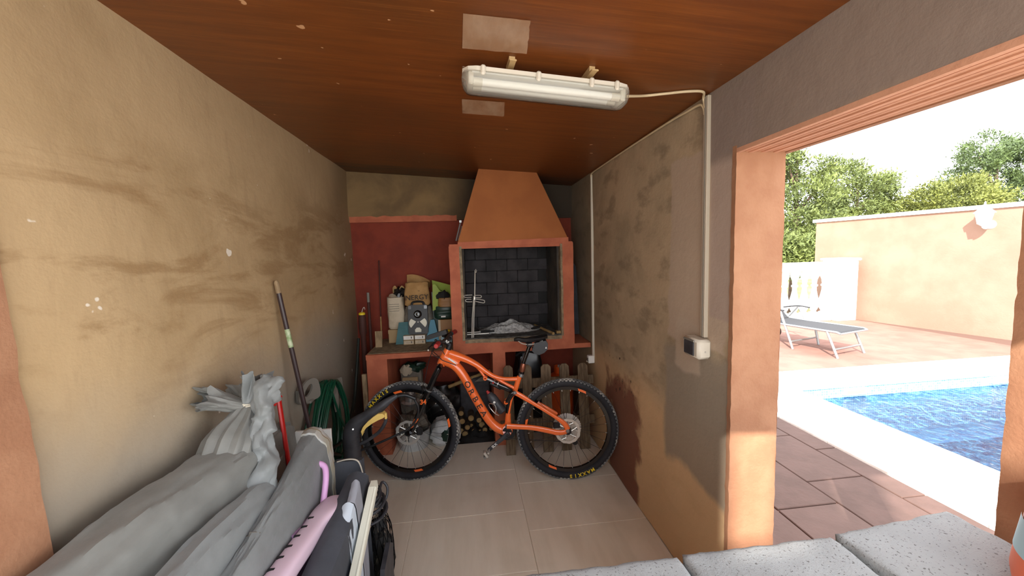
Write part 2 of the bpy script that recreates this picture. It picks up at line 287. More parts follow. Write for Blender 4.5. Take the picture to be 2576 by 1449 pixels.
# ------------------------------------------------------------------ mesh building
class MB:
    def __init__(s): s.v = []; s.f = []
    def add(s, vs, fs):
        o = len(s.v); s.v += [Vector(v) for v in vs]; s.f += [tuple(i + o for i in f) for f in fs]; return s
    def box(s, lo, hi, R=None, bev=0.0):
        lo = Vector(lo); hi = Vector(hi); c = (lo + hi) / 2; h = (hi - lo) / 2
        if bev > 0:
            b = min(bev, min(h) * .9); vs = []; 
            for sz in (-1, 1):
                for inset in ((0,) ):
                    pass
            # chamfered box: 24 verts
            idx = {}
            for sx in (-1, 1):
                for sy in (-1, 1):
                    for sz in (-1, 1):
                        for a in range(3):
                            p = [sx * h.x, sy * h.y, sz * h.z]
                            for q in range(3):
                                if q != a: p[q] -= (sx, sy, sz)[q] * b
                            idx[(sx, sy, sz, a)] = len(vs); vs.append(Vector(p))
            fs = []
            for a in range(3):
                u, w = (a + 1) % 3, (a + 2) % 3
                for sg in (-1, 1):
                    def key(su, sw):
                        t = [0, 0, 0]; t[a] = sg; t[u] = su; t[w] = sw; return idx[(t[0], t[1], t[2], a)]
                    q = [key(-1, -1), key(1, -1), key(1, 1), key(-1, 1)]; fs.append(tuple(q if sg > 0 else q[::-1]))
            for a in range(3):
                u, w = (a + 1) % 3, (a + 2) % 3
                for su in (-1, 1):
                    for sw in (-1, 1):
                        def key(sa, f_):
                            t = [0, 0, 0]; t[a] = sa; t[u] = su; t[w] = sw; return idx[(t[0], t[1], t[2], f_)]
                        q = [key(-1, u), key(1, u), key(1, w), key(-1, w)]; fs.append(tuple(q if su * sw < 0 else q[::-1]))
            for sx in (-1, 1):
                for sy in (-1, 1):
                    for sz in (-1, 1):
                        q = [idx[(sx, sy, sz, a)] for a in range(3)]; fs.append(tuple(q if sx * sy * sz > 0 else q[::-1]))
        else:
            vs = [Vector((x * h.x, y * h.y, z * h.z)) for x in (-1, 1) for y in (-1, 1) for z in (-1, 1)]
            fs = [(0, 1, 3, 2), (4, 6, 7, 5), (0, 4, 5, 1), (2, 3, 7, 6), (0, 2, 6, 4), (1, 5, 7, 3)]
        if R is not None: vs = [R @ v for v in vs]
        return s.add([c + v for v in vs], fs)
    def rings(s, rings, cap=True, closed=True):
        n = len(rings[0]); o = len(s.v)
        for r in rings: s.v += [Vector(p) for p in r]
        m = n if closed else n - 1
        for i in range(len(rings) - 1):
            for j in range(m):
                a = o + i * n + j; b = o + i * n + (j + 1) % n; s.f.append((a, b, b + n, a + n))
        if cap and closed:
            s.f.append(tuple(o + j for j in range(n))[::-1]); s.f.append(tuple(o + (len(rings) - 1) * n + j for j in range(n)))
        return s
    def tube(s, path, r, n=10, cap=True, closed=False, flat=1.0, flatdir=None):
        P = [Vector(p) for p in path]; R = r if isinstance(r, (list, tuple)) else [r] * len(P)
        rings = []; prev = None
        for i, p in enumerate(P):
            if closed: t = P[(i + 1) % len(P)] - P[i - 1]
            else: t = P[min(i + 1, len(P) - 1)] - P[max(i - 1, 0)]
            if t.length < 1e-9: t = Vector((0, 0, 1))
            t.normalize()
            if flatdir is not None: a = Vector(flatdir)
            elif prev is None: a = Vector((0, 0, 1)) if abs(t.z) < .9 else Vector((1, 0, 0))
            else: a = prev
            a = (a - t * a.dot(t)).normalized(); prev = a; b = t.cross(a)
            rings.append([p + a * (math.cos(2 * math.pi * j / n) * R[i] * flat) + b * (math.sin(2 * math.pi * j / n) * R[i]) for j in range(n)])
        if closed: rings.append(rings[0]); cap = False
        return s.rings(rings, cap)
    def cyl(s, a, b, r, r2=None, n=14): return s.tube([a, b], [r, r if r2 is None else r2], n)
    def lathe(s, o, ax, prof, n=20, cap=True):
        """prof: list of (radius, height along ax)"""
        o = Vector(o); ax = Vector(ax).normalized(); a = Vector((0, 0, 1)) if abs(ax.z) < .9 else Vector((1, 0, 0))
        a = (a - ax * a.dot(ax)).normalized(); b = ax.cross(a)
        return s.rings([[o + ax * h + (a * math.cos(2 * math.pi * j / n) + b * math.sin(2 * math.pi * j / n)) * max(r, 1e-4) for j in range(n)] for r, h in prof], cap)
    def ball(s, c, r, n=14, m=8, squash=(1, 1, 1), jit=0, seed=0):
        c = Vector(c); rr = []
        for i in range(1, m):
            th = math.pi * i / m; ring = []
            for j in range(n):
                ph = 2 * math.pi * j / n; d = Vector((math.sin(th) * math.cos(ph), math.sin(th) * math.sin(ph), -math.cos(th)))
                q = 1 + (jit * mnoise.noise(d * 2.2 + Vector((seed, seed * .7, 0))) if jit else 0)
                ring.append(c + Vector((d.x * squash[0], d.y * squash[1], d.z * squash[2])) * r * q)
            rr.append(ring)
        return s.rings(rr, True)
    def prism(s, poly, org, eu, ev, en, t):
        """poly of (u,v), extruded from -t/2 to t/2 along en"""
        org, eu, ev, en = Vector(org), Vector(eu), Vector(ev), Vector(en); n = len(poly)
        A = [org + eu * u + ev * v - en * t / 2 for u, v in poly]; B_ = [p + en * t for p in A]
        o = len(s.v); s.v += A + B_
        s.f.append(tuple(o + i for i in range(n))[::-1]); s.f.append(tuple(o + n + i for i in range(n)))
        for i in range(n): s.f.append((o + i, o + (i + 1) % n, o + n + (i + 1) % n, o + n + i))
        return s
    def grid(s, fn, nu, nv):
        o = len(s.v); s.v += [Vector(fn(i / nu, j / nv)) for i in range(nu + 1) for j in range(nv + 1)]
        for i in range(nu):
            for j in range(nv):
                a = o + i * (nv + 1) + j; s.f.append((a, a + nv + 1, a + nv + 2, a + 1))
        return s
BASE = {}
def tag(o, label=None, cat=None, group=None, kind=None):
    for k_, v_ in (('label', label), ('category', cat), ('group', group), ('kind', kind)):
        if v_: o[k_] = v_
    return o
def thing(name, label, cat, loc, group=None):
    o = bpy.data.objects.new(name, None); COL.objects.link(o); o.location = loc; o.empty_display_size = .05; BASE[o] = Vector(loc)
    return tag(o, label, cat, group)
def mesh(name, mb, smooth=False, base=Vector((0, 0, 0)), fix=True):
    me = bpy.data.meshes.new(name); me.from_pydata([tuple(v - base) for v in mb.v], [], mb.f)
    if fix:
        import bmesh
        bm = bmesh.new(); bm.from_mesh(me); bmesh.ops.recalc_face_normals(bm, faces=bm.faces); bm.to_mesh(me); bm.free()
    if smooth:
        me.polygons.foreach_set('use_smooth', [True] * len(me.polygons))
        if smooth != 'all':
            try: me.set_sharp_from_angle(angle=math.radians(40))
            except Exception: pass
    me.update(); return me
def part(name, mb, m, parent=None, smooth=False, label=None, kind=None, fix=True, loc=None):
    """mb in world coordinates; parented under `parent`, or top-level with its origin at loc"""
    if parent is not None: base = BASE[parent]
    else:
        if loc is None:
            n = len(mb.v); mnx = Vector((min(v.x for v in mb.v), min(v.y for v in mb.v), min(v.z for v in mb.v))); mxx = Vector((max(v.x for v in mb.v), max(v.y for v in mb.v), max(v.z for v in mb.v)))
            loc = Vector(((mnx.x + mxx.x) / 2, (mnx.y + mxx.y) / 2, mnx.z))
        base = Vector(loc)
    me = mesh(name, mb, smooth, base, fix); me.materials.append(MT[m] if isinstance(m, str) else m)
    o = bpy.data.objects.new(name, me); COL.objects.link(o); BASE[o] = base
    if parent is not None: o.parent = parent
    else: o.location = base
    if label: o['label'] = label
    if kind: o['kind'] = kind
    return o
def solo(name, label, cat, mb, m, smooth=False, group=None, kind=None):
    return tag(part(name, mb, m, None, smooth), label, cat, group, kind)
def struct(name, mb, m, smooth=False): return tag(part(name, mb, m, None, smooth), kind='structure')
def copy_tree(o, delta, label=None):
    def rec(x, par):
        c = x.copy(); COL.objects.link(c); BASE[c] = BASE[x] + Vector(delta)
        if par is not None: c.parent = par
        for ch in [q for q in COL.objects if q.parent == x]: rec(ch, c)
        return c
    c = rec(o, None); c.location = o.location + Vector(delta)
    if label: c['label'] = label
    return c
def textmesh(txt, size=1.0, ext=0.02, bold=0.0):
    cu = bpy.data.curves.new('t', 'FONT'); cu.body = txt; cu.size = size; cu.extrude = ext; cu.offset = bold; cu.align_x = 'CENTER'; cu.align_y = 'CENTER'; cu.resolution_u = 3
    ob = bpy.data.objects.new('t', cu); COL.objects.link(ob); dg = bpy.context.evaluated_depsgraph_get()
    me = bpy.data.meshes.new_from_object(ob.evaluated_get(dg)); bpy.data.objects.remove(ob); bpy.data.curves.remove(cu)
    vs_ = [v.co.copy() for v in me.vertices]; fs = [tuple(p.vertices) for p in me.polygons]; bpy.data.meshes.remove(me)
    return vs_, fs
def textfine(txt, bold=0.0, cuts=3):
    import bmesh
    vs_, fs = textmesh(txt, 1, 1, bold); b = bmesh.new(); V = [b.verts.new(v) for v in vs_]
    for f in fs:
        try: b.faces.new([V[i] for i in f])
        except ValueError: pass
    bmesh.ops.triangulate(b, faces=b.faces); bmesh.ops.subdivide_edges(b, edges=b.edges, cuts=cuts, use_grid_fill=True); b.verts.index_update()
    o = [v.co.copy() for v in b.verts], [tuple(v.index for v in f.verts) for f in b.faces]; b.free(); return o
def textonto(mb, txt, org, eu, ev, size, ext=0.001, bold=0.0, sx=1.0):
    en = Vector(eu).cross(Vector(ev)).normalized(); vs_, fs = textmesh(txt, 1.0, 1.0, bold)
    return mb.add([Vector(org) + Vector(eu) * (v.x * size * sx) + Vector(ev) * (v.y * size) + en * (v.z * ext) for v in vs_], fs)
def catmull(pts, k=6):
    P = [Vector(p) for p in pts]; o = []
    for i in range(len(P) - 1):
        a, b, c, d = P[max(i - 1, 0)], P[i], P[i + 1], P[min(i + 2, len(P) - 1)]
        for j in range(k):
            t = j / k; o.append(.5 * (2 * b + (c - a) * t + (2 * a - 5 * b + 4 * c - d) * t * t + (3 * b - a - 3 * c + d) * t ** 3))
    o.append(P[-1]); return o
def lerpf(xs, ys, x): return float(np.interp(x, xs, ys))
# ================================================================== STRUCTURE
XL, XR, YB, YF = -1.07, 1.035, 3.74, -0.24
ZL, SL = 2.44, -0.0703
def ceil_z(x): return ZL + SL * (x - XL)
CN = Vector((SL, 0, -1)).normalized()
def atceil(px, py, off=0.0): return onplane(px, py, Vector((XL, 0, ZL)) + CN * off, CN)
def roughwall(mb, fn, nu, nv, amp, sc=3.0):
    """one visible wall skin with slight hand-trowelled waviness"""
    return mb.grid(fn, nu, nv)

# floor with separate tiles
m = MB().box((-1.3, -.3, -.12), (1.24, 3.95, -.004)); floor = struct('floor', m, 'grout')
xs = [-1.07, -.408, .300, 1.033]; pitch = .475
proto = {}
for c in range(3):
    y = 1.83 - 4 * pitch + (0, 0.0, -.19)[c]
    while y < YB:
        y0, y1 = max(y, -.24), min(y + pitch, YB)
        if y1 - y0 > .05:
            key = (c, round(y1 - y0, 3)); cx_ = (xs[c] + xs[c + 1]) / 2; cy_ = (y0 + y1) / 2
            if key not in proto:
                w = (xs[c + 1] - xs[c]) / 2 - .0012; h = (y1 - y0) / 2 - .0012
                proto[key] = mesh('tile', MB().box((-w, -h, -.012), (w, h, 0), bev=.0012)); proto[key].materials.append(MT['tile'])
            o = bpy.data.objects.new('tile', proto[key]); COL.objects.link(o); o.location = Vector((cx_, cy_, 0)) - BASE[floor]; o.parent = floor; BASE[o] = Vector((cx_, cy_, 0))
        y += pitch

# left wall, with the orange rendered end near the camera
def wav(p, a): return mnoise.noise(Vector(p) * 2.1) * a
m = MB(); m.box((-1.30, .98, 0), (-1.09, 3.95, 2.60))
m.grid(lambda u, v: (XL + wav((0, u * 3, v * 2.5), .008), .99 + u * (YB - .99 + .05), v * (ceil_z(XL) + .03)), 40, 36)
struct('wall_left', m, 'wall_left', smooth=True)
m = MB(); m.box((-1.36, YF, 0), (-1.065, .995, 2.5))
def jl(u, v):
    z = v * 2.5; return (-1.030 - .022 * (z - .89) / .75 + .006 * mnoise.noise(Vector((1, u * 4, z * 9))), .995 - (1 - u) * 1.235 + .004 * mnoise.noise(Vector((3, 5, z * 12))), z)
m.grid(jl, 20, 70); m.grid(lambda u, v: (jl(1, v)[0] - u * .04, jl(1, v)[1] - .0, v * 2.5), 2, 70)
struct('trim_1', m, 'stucco_orange', smooth=True)

# right wall, opening to the pool, lintel, and the rendered pillar at its end
m = MB(); m.box((XR + .03, 1.41, 0), (1.24, 3.95, 2.46))
m.grid(lambda u, v: (XR + wav((4, u * 3, v * 2.5), .007), 1.403 + u * (YB - 1.403 + .05), v * (ceil_z(XR) + .03)), 40, 36)
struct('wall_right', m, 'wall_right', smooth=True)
m = MB()
def pl_f(u, v):
    z = v * 2.035; return (XR - .002 + u * .208 + (.004 * mnoise.noise(Vector((u * 3, 0, z * 22))) if u in (0, 1) else 0), 1.385 + .004 * mnoise.noise(Vector((u * 5, 1, z * 6))), z)
m.grid(pl_f, 8, 90); m.grid(lambda u, v: (pl_f(0, v)[0], 1.385 + u * .022, v * 2.035), 1, 90); m.grid(lambda u, v: (pl_f(1, v)[0], 1.385 + u * .10, v * 2.035), 2, 90)
struct('trim_2', m, 'stucco_orange', smooth=True)
m = MB(); m.box((XR, .10, 2.020), (1.238, 1.403, 2.46)); struct('trim_3', m, 'wall_right')          # lintel over the opening
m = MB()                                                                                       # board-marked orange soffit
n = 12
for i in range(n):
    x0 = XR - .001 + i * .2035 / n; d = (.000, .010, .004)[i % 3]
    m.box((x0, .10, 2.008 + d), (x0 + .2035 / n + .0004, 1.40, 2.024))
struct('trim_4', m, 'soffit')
# unseen outer skin of the pool side
m = MB().box((1.238, .10, 2.008), (1.262, 3.95, 2.46)); m.box((1.2385, 1.49, 0), (1.262, 3.95, 2.008)); struct('trim_5', m, 'stucco_orange')

# back wall: grey cement above, red-painted recess below with a chipped lip
m = MB(); m.box((-1.1, YB + .012, 1.98), (1.06, 3.95, 2.5))
m.grid(lambda u, v: (-1.09 + u * 2.14, YB - .03 + wav((u * 3, 9, v), .008), 1.985 + v * .46), 30, 10); m.grid(lambda u, v: (-1.09 + u * 2.14, YB - .03 + v * .05, 1.985), 30, 1)
struct('wall_back', m, 'wall_back', smooth=True)
m = MB(); m.box((-1.1, YB, 0), (1.06, 3.95, 1.985)); struct('wall_rear', m, 'dark_red')
m = MB(); m.grid(lambda u, v: (-1.068 + u * .98, YB - .034 + .004 * mnoise.noise(Vector((u * 12, 2, v * 3))), 1.975 + v * (.055 + .012 * mnoise.noise(Vector((u * 14, 8, 0))))), 40, 3)
m.grid(lambda u, v: (-1.068 + u * .98, YB - .034 + v * .04, 1.975), 40, 1); struct('trim_6', m, 'red', smooth=True)

# ceiling board, trim along the back, roof slab
m = MB()
def cz(x, y, o): return (x, y, ceil_z(x) + o)
for a, b in (((-1.3, YF), (1.24, 3.95)),):
    vs_ = [cz(a[0], a[1], 0), cz(b[0], a[1], 0), cz(b[0], b[1], 0), cz(a[0], b[1], 0)]; vt = [cz(a[0], a[1], .02), cz(b[0], a[1], .02), cz(b[0], b[1], .02), cz(a[0], b[1], .02)]
    m.add(vs_ + vt, [(3, 2, 1, 0), (4, 5, 6, 7), (0, 1, 5, 4), (1, 2, 6, 5), (2, 3, 7, 6), (3, 0, 4, 7)])
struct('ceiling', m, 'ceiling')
m = MB(); a = [(-1.3, YF, .021), (1.27, YF, .021), (1.27, 3.97, .021), (-1.3, 3.97, .021)]
m.add([cz(*p) for p in a] + [cz(p[0], p[1], .17) for p in a], [(3, 2, 1, 0), (4, 5, 6, 7), (0, 1, 5, 4), (1, 2, 6, 5), (2, 3, 7, 6), (3, 0, 4, 7)])
struct('roof', m, 'stucco_orange')


# front parapet under the concrete blocks, and the dark corner pillar at the right
m = MB().box((-1.03, .60, 0), (1.335, .80, .718)); struct('wall_front', m, 'stucco_orange')
m = MB()
def dpl(u, v):
    z = v * 2.3; return (1.362 + .003 * mnoise.noise(Vector((u * 9, 3, z * 24))), .80 - u * .16 + .0035 * mnoise.noise(Vector((1, 8, z * 30))), z)
m.grid(dpl, 8, 120); m.grid(lambda u, v: (dpl(0, v)[0] + u * .17, dpl(0, v)[1], v * 2.3), 3, 120); m.grid(lambda u, v: (1.362 + u * .17, .64, v * 2.3), 3, 20); m.grid(lambda u, v: (1.532, .64 + u * .16, v * 2.3), 3, 20)
struct('trim_8', m, 'stucco_orange', smooth=True)

# outdoor ground, paving
m = MB().box((-30, -20, -.3), (1.24, .60, -.03)); m.box((-30, .6, -.3), (-1.36, 4, -.03)); m.box((1.24, -20, -.3), (2.925, -.75, -.012)); struct('ground', m, 'pave_pale'); m = MB().box((1.24, -.75, -.3), (2.925, 8.2, -.012)); struct('terrace', m, 'deck')
m = MB().box((2.925, 4.45, -.3), (9.6, 8.2, -.012)); m.box((-1.36, 3.95, -.3), (1.24, 8.2, -.012)); deck = struct('pool_deck', m, 'slab_joint')
pm = {}
def slab(x0, x1, y0, y1, par, m_, jt=.005, th=.02, nm='paving_slab', top=0.0, gap=.004):
    key = (round(x1 - x0, 3), round(y1 - y0, 3), m_)
    if key not in pm:
        w, h = (x1 - x0) / 2 - gap, (y1 - y0) / 2 - gap
        pm[key] = mesh(nm, MB().box((-w, -h, -th), (w, h, 0), bev=.004)); pm[key].materials.append(MT[m_])
    o = bpy.data.objects.new(nm, pm[key]); COL.objects.link(o); o.parent = par
    p = Vector(((x0 + x1) / 2, (y0 + y1) / 2, top + random.uniform(-.0015, .0015))); o.location = p - BASE[par]; BASE[o] = p; return o
for x0, x1, off in ((1.245, 1.45, .1), (1.45, 1.87, .35), (1.87, 2.295, .12), (2.295, 2.735, .35), (2.735, 2.92, .10)):
    y = .70 + off
    while y < 6.2: slab(x0, x1, y, y + .62, deck, 'slab'); y += .62
x = 2.93
while x < 8.3:
    y = 4.46
    while y < 7.4: slab(x, x + .9, y, y + .6, deck, 'deck', gap=.003); y += .6
    x += .9

# coping, basin, water
cop = struct('coping', MB().box((2.93, -3, -.3), (3.60, 4.44, -.035)).box((3.60, 3.99, -.3), (9.2, 4.44, -.035)), 'slab_joint')
y = -.75
while y < 3.8: slab(2.93, 3.69, y, y + .5, cop, 'coping', th=.045, nm='coping_stone', top=.012, gap=.0015); y += .5
x = 3.69
slab(2.93, 3.69, 3.88, 4.44, cop, 'coping', th=.045, nm='coping_stone', top=.012, gap=.0015)
while x < 8.6: slab(x, x + .5, 3.88, 4.44, cop, 'coping', th=.045, nm='coping_stone', top=.012, gap=.0015); x += .5
m = MB(); m.box((3.60, 3.90, -1.6), (9.2, 3.98, -.03)); m.box((3.60, -3, -1.6), (3.70, 3.90, -.03)); struct('pool_wall', m, 'mosaic')
m = MB().box((3.6, -3, -1.62), (9.2, 3.9, -1.5)); m.box((3.7, 3.55, -1.5), (9.2, 3.9, -.62)); struct('pool_floor', m, 'pool_floor')
m = MB().box((9.2, -3, -1.62), (9.3, 4.4, -.03)); m.box((3.6, -3.1, -1.62), (9.3, -3, -.03)); struct('pool_end', m, 'mosaic')
m = MB(); m.grid(lambda u, v: (3.70 + u * 5.5, -3 + v * 6.9, -.155), 4, 4); tag(part('pool_water', m, 'water', None, 'all', fix=False), kind='structure')
# garden wall with its white cap
A, B2 = Vector((8.24, 8.25, 0)), Vector((9.35, 2.4, 0)); d = (B2 - A).normalized(); nn = Vector((-d.y, d.x, 0)); nn = nn if nn.x > 0 else -nn
gw = MB(); L = (B2 - A).length; GW_A, GW_D, GW_N = A, d, nn
for z0, z1, t0, t1, e in ((0, 2.165, 0, .2, 0), ):
    p = [A + nn * t0, B2 + nn * t0, B2 + nn * t1, A + nn * t1]; gw.add([q + Vector((0, 0, z0 - .1)) for q in p] + [q + Vector((0, 0, z1)) for q in p], [(3, 2, 1, 0), (4, 5, 6, 7), (0, 1, 5, 4), (1, 2, 6, 5), (2, 3, 7, 6), (3, 0, 4, 7)])
struct('wall_garden', gw, 'stucco_peach')
gw = MB(); p = [A - nn * .035 - d * .06, B2 - nn * .035, B2 + nn * .24, A + nn * .24 - d * .06]; gw.add([q + Vector((0, 0, 2.165)) for q in p] + [q + Vector((0, 0, 2.235)) for q in p], [(3, 2, 1, 0), (4, 5, 6, 7), (0, 1, 5, 4), (1, 2, 6, 5), (2, 3, 7, 6), (3, 0, 4, 7)])
struct('trim_9', gw, 'white_stone')
# hillside beyond the terrace
m = MB(); m.grid(lambda u, v: (-30 + u * 90, 8.4 + v * 60, -1.6 + v * 3.2 + .8 * mnoise.noise(Vector((u * 9, v * 9, 0)))), 30, 20); struct('hillside', m, 'hill', smooth=True)
# unseen thin slabs added behind the camera; their gap and notch shape the sunlight
m = MB().box((-3.62, -5.05, -.1), (-3.11, -5.0, 7.2)); m.box((-3.11, -5.05, -.1), (-3.0, -5.0, 6.35)); m.box((-3.0, -5.05, -.1), (-2.78, -5.0, 7.2)); m.box((-3.9, -5.05, -.1), (-3.6, -5.0, 6.24)); m.box((-5.3, -5.05, -.1), (-3.87, -5.0, 7.4)); struct('sun_blocker', m, 'coping')
# ================================================================== BARBECUE
YC = 3.15; ZC = .862
bbq = thing('barbecue', 'built-in red painted masonry barbecue with counter, firebox and ochre hood against the back wall', 'barbecue', (0, 3.4, 0))
def jitbox(mb, lo, hi, amp=.004, n=6):
    """masonry block with slightly hand-made faces"""
    lo, hi = Vector(lo), Vector(hi); s = hi - lo
    k = [max(1, min(14, int(round(s[i] / .08)))) for i in range(3)]
    def P(a, b, c):
        p = Vector((lo.x + s.x * a, lo.y + s.y * b, lo.z + s.z * c)); q = p * 7
        return p + Vector((mnoise.noise(q), mnoise.noise(q + Vector((9, 0, 0))), mnoise.noise(q + Vector((0, 9, 0))))) * amp
    mb.grid(lambda u, v: P(u, 0, v), k[0], k[2]); mb.grid(lambda u, v: P(u, 1, v), k[0], k[2]); mb.grid(lambda u, v: P(0, u, v), k[1], k[2]); mb.grid(lambda u, v: P(1, u, v), k[1], k[2])
    mb.grid(lambda u, v: P(u, v, 0), k[0], k[1]); mb.grid(lambda u, v: P(u, v, 1), k[0], k[1]); return mb
part('pier', jitbox(MB(), (-.853, YC + .012, 0), (-.690, YB, .825)), 'red', bbq, True)
part('pier', jitbox(MB(), (.178, YC + .012, 0), (.286, YB, .825)), 'red', bbq, True)
part('counter_slab', jitbox(MB(), (-.853, YC, .822), (1.03, YB, ZC)), 'red', bbq, True)
part('counter_top', jitbox(MB(), (-.845, YC + .03, ZC - .006), (-.15, YB, ZC + .004), .003), 'mortar', bbq, True, 'grey worn mortar counter top')
part('hearth', jitbox(MB(), (-.149, YC - .004, ZC - .01), (.885, YB, .938), .003), 'red', bbq, True)
part('hearth_bed', jitbox(MB(), (-.06, YC + .002, .934), (.79, YB, .952), .004), 'ash_dark', bbq, True, 'dark ashy hearth bed')
part('mortar_lip', jitbox(MB(), (-.045, YC - .012, .915), (.775, YC + .01, .945), .004), 'mortar', bbq, True, 'rough grey mortar lip of the hearth')
part('column', jitbox(MB(), (-.149, YC - .006, .93), (-.058, YB, 1.722)), 'red', bbq, True)
part('column', jitbox(MB(), (.788, YC - .006, .93), (.884, YB, 1.728)), 'red', bbq, True)
part('mortar_edge', jitbox(MB(), (-.066, YC - .010, .94), (-.045, YC + .05, 1.72), .004), 'mortar', bbq, True, 'bare mortar edge of the firebox')
part('mortar_edge', jitbox(MB(), (.772, YC - .010, .94), (.790, YC + .05, 1.72), .004), 'mortar', bbq, True)
side = MB(); jitbox(side, (-.0575, YC + .05, .95), (-.03, YB - .09, 1.74)); part('firebox_side', side, 'soot_wall', bbq, True)
side = MB(); jitbox(side, (.755, YC + .05, .95), (.7875, YB - .09, 1.74)); part('firebox_side', side, 'soot_wall', bbq, True)
fb = part('firebox_back', MB().box((-.03, YB - .09, .94), (.755, YB - .01, 1.76)), 'charcoal', bbq)
bm_ = mesh('brick', MB().box((-.099, -.014, -.0535), (.099, .014, .0535), bev=.005)); bm_.materials.append(MT['soot'])
bh_ = mesh('brick', MB().box((-.049, -.014, -.0535), (.049, .014, .0535), bev=.005)); bh_.materials.append(MT['soot'])
for r in range(7):
    z = .998 + r * .109; x = -.03 + (.1 if r % 2 == 0 else 0.0)
    if r % 2 == 0:
        o = bpy.data.objects.new('brick', bh_); COL.objects.link(o); o.parent = fb; o.location = Vector((.02, YB - .10, z)) - BASE[fb]
    for i in range(4):
        xc = x + .1 + i * .2
        if xc > .76: continue
        o = bpy.data.objects.new('brick', bm_ if xc + .1 < .78 else bh_); COL.objects.link(o); o.parent = fb
        if o.data is bh_: xc -= .05
        o.location = Vector((xc, YB - .10 + random.uniform(-.003, .003), z)) - BASE[fb]
# hood: hollow ochre pyramid with a darker lip
m = MB(); lo_ = [(-.075, YC - .012, 1.748), (.842, YC - .012, 1.756), (.842, YB, 1.756), (-.075, YB, 1.748)]
hi_ = [(.118, YC + .09, ceil_z(.118) - .001), (.606, YC + .09, ceil_z(.606) - .001), (.606, YB, ceil_z(.606) - .001), (.118, YB, ceil_z(.118) - .001)]
mid = [tuple(Vector(a).lerp(Vector(b), 1)) for a, b in zip(lo_, hi_)]
m.rings([lo_, hi_], cap=False); part('hood', m, 'hood', bbq)
m = MB(); l2 = [(p[0], p[1] + (-.003 if i < 2 else 0), p[2] - .03) for i, p in enumerate(lo_)]
m.rings([l2, [(p[0], p[1] - (.003 if i < 2 else 0), p[2] + .004 + (.012 if i == 1 else 0)) for i, p in enumerate(lo_)]], cap=False)
inn = [(-.04, YC + .06, 1.72), (.77, YC + .06, 1.726), (.77, YB, 1.726), (-.04, YB, 1.72)]; m.rings([l2, inn], cap=False); part('hood_lip', m, 'red', bbq, label='red painted lip under the hood')
m = MB().box((-.145, YC + .0, 1.70), (.88, YC + .07, 1.738)); part('lintel', m, 'red', bbq)
# ash heap, charred bits, grate bars, sticks
def heap(mb, cx_, cy_, z0, rx, ry, h, seed, n=26, amp=.35):
    def fn(u, v):
        x = (u * 2 - 1); y = (v * 2 - 1); rr = math.sqrt(x * x + y * y); k_ = max(0, 1 - rr) ** .8
        return (cx_ + x * rx, cy_ + y * ry, z0 + h * k_ * (1 + amp * mnoise.noise(Vector((x * 3, y * 3, seed)))) + .006 * mnoise.noise(Vector((x * 14, y * 14, seed))) * min(1, k_ * 5))
    mb.grid(fn, n, n); return mb
solo('ash_heap', 'pale grey heap of wood ash inside the firebox', 'ash', heap(MB(), .36, 3.46, .951, .28, .17, .085, 3, 34, .6), 'ash', True, kind='stuff')
for i, (x, y, l, a, r) in enumerate(((.62, 3.40, .16, .5, .014), (.15, 3.34, .12, -.2, .012), (.55, 3.55, .2, .1, .016))):
    dx, dy = math.cos(a) * l / 2, math.sin(a) * l / 2
    m = MB().tube([(x - dx, y - dy, .955 + r), (x - dx * .3, y - dy * .3, .958 + r), (x + dx, y + dy, .955 + r + .004)], [r * .7, r, r * .6], 8)
    solo('charred_stick', ('short charred stick lying right of the pale ash heap', 'charred stick end lying in front of the ash on its left', 'charred stick lying behind the ash heap')[i], 'stick', m, 'charcoal')
m = MB().tube([(.70, 3.14, .962), (.60, 3.58, .966)], [.012, .010], 8); solo('firewood_stick', 'thin pale stick lying along the right side of the hearth', 'stick', m, 'wood_pale')
m = MB().box((.735, 3.17, .953), (.775, 3.21, .975)); solo('wood_offcut', 'small orange wood offcut at the right front of the hearth', 'offcut', m, 'wood_pale')
for i, y in enumerate((3.29, 3.37)):
    solo('grate_bar', ('thin steel bar lying on the hearth behind the grill stand, front one', 'thin steel bar lying on the hearth behind the grill stand, rear one')[i], 'bar', MB().cyl((-.035, y, .960), (.16, y + .01, .960), .006), 'steel', True, 'grate bars in the firebox')
# wire spit stand leaning in the firebox mouth
st = thing('grill_stand', 'chrome wire skewer stand with looped arms leaning in the firebox mouth', 'grill stand', (.05, 3.09, .945))
Ys = 3.185
def G(px, py, y=Ys): return aty(px, py, y)
part('upright', MB().tube([G(1191, 855), G(1192, 800), G(1194, 755), G(1195, 690)], .005, 8), 'steel', st, True)
part('upright', MB().tube([G(1187, 853, Ys - .008), G(1188, 800, Ys - .008), G(1192, 745, Ys - .008)], .0045, 8), 'steel', st, True)
part('hook', MB().tube([G(1195, 692), G(1195, 681), G(1197, 677), G(1199, 681), G(1197, 686)], .004, 8), 'steel', st, True)
def loopwire(a, b, c, d, y=Ys): return MB().tube(catmull([G(*a, y), G(*b, y), G((b[0] + c[0]) / 2 + (3 if b[0] > a[0] else -3), (b[1] + c[1]) / 2, y), G(*c, y), G(*d, y)], 5), .0035, 8)
for a, b, c, d in (((1188, 742), (1170, 743), (1170, 748), (1186, 748)), ((1195, 743), (1208, 743), (1208, 749), (1195, 748)), ((1186, 753), (1174, 753), (1174, 759), (1188, 759)), ((1196, 752), (1216, 755), (1216, 762), (1196, 758))):
    part('arm_loop', loopwire(a, b, c, d), 'steel', st, True)
part('foot_loop', MB().tube(catmull([G(1187, 853), G(1208, 851), G(1211, 855), G(1208, 858), G(1188, 857)], 5), .0035, 8), 'steel', st, True)
part('clamp', MB().box(G(1193, 750) - Vector((.006, .008, .012)), G(1193, 750) + Vector((.006, .006, .012))), 'steel', st)
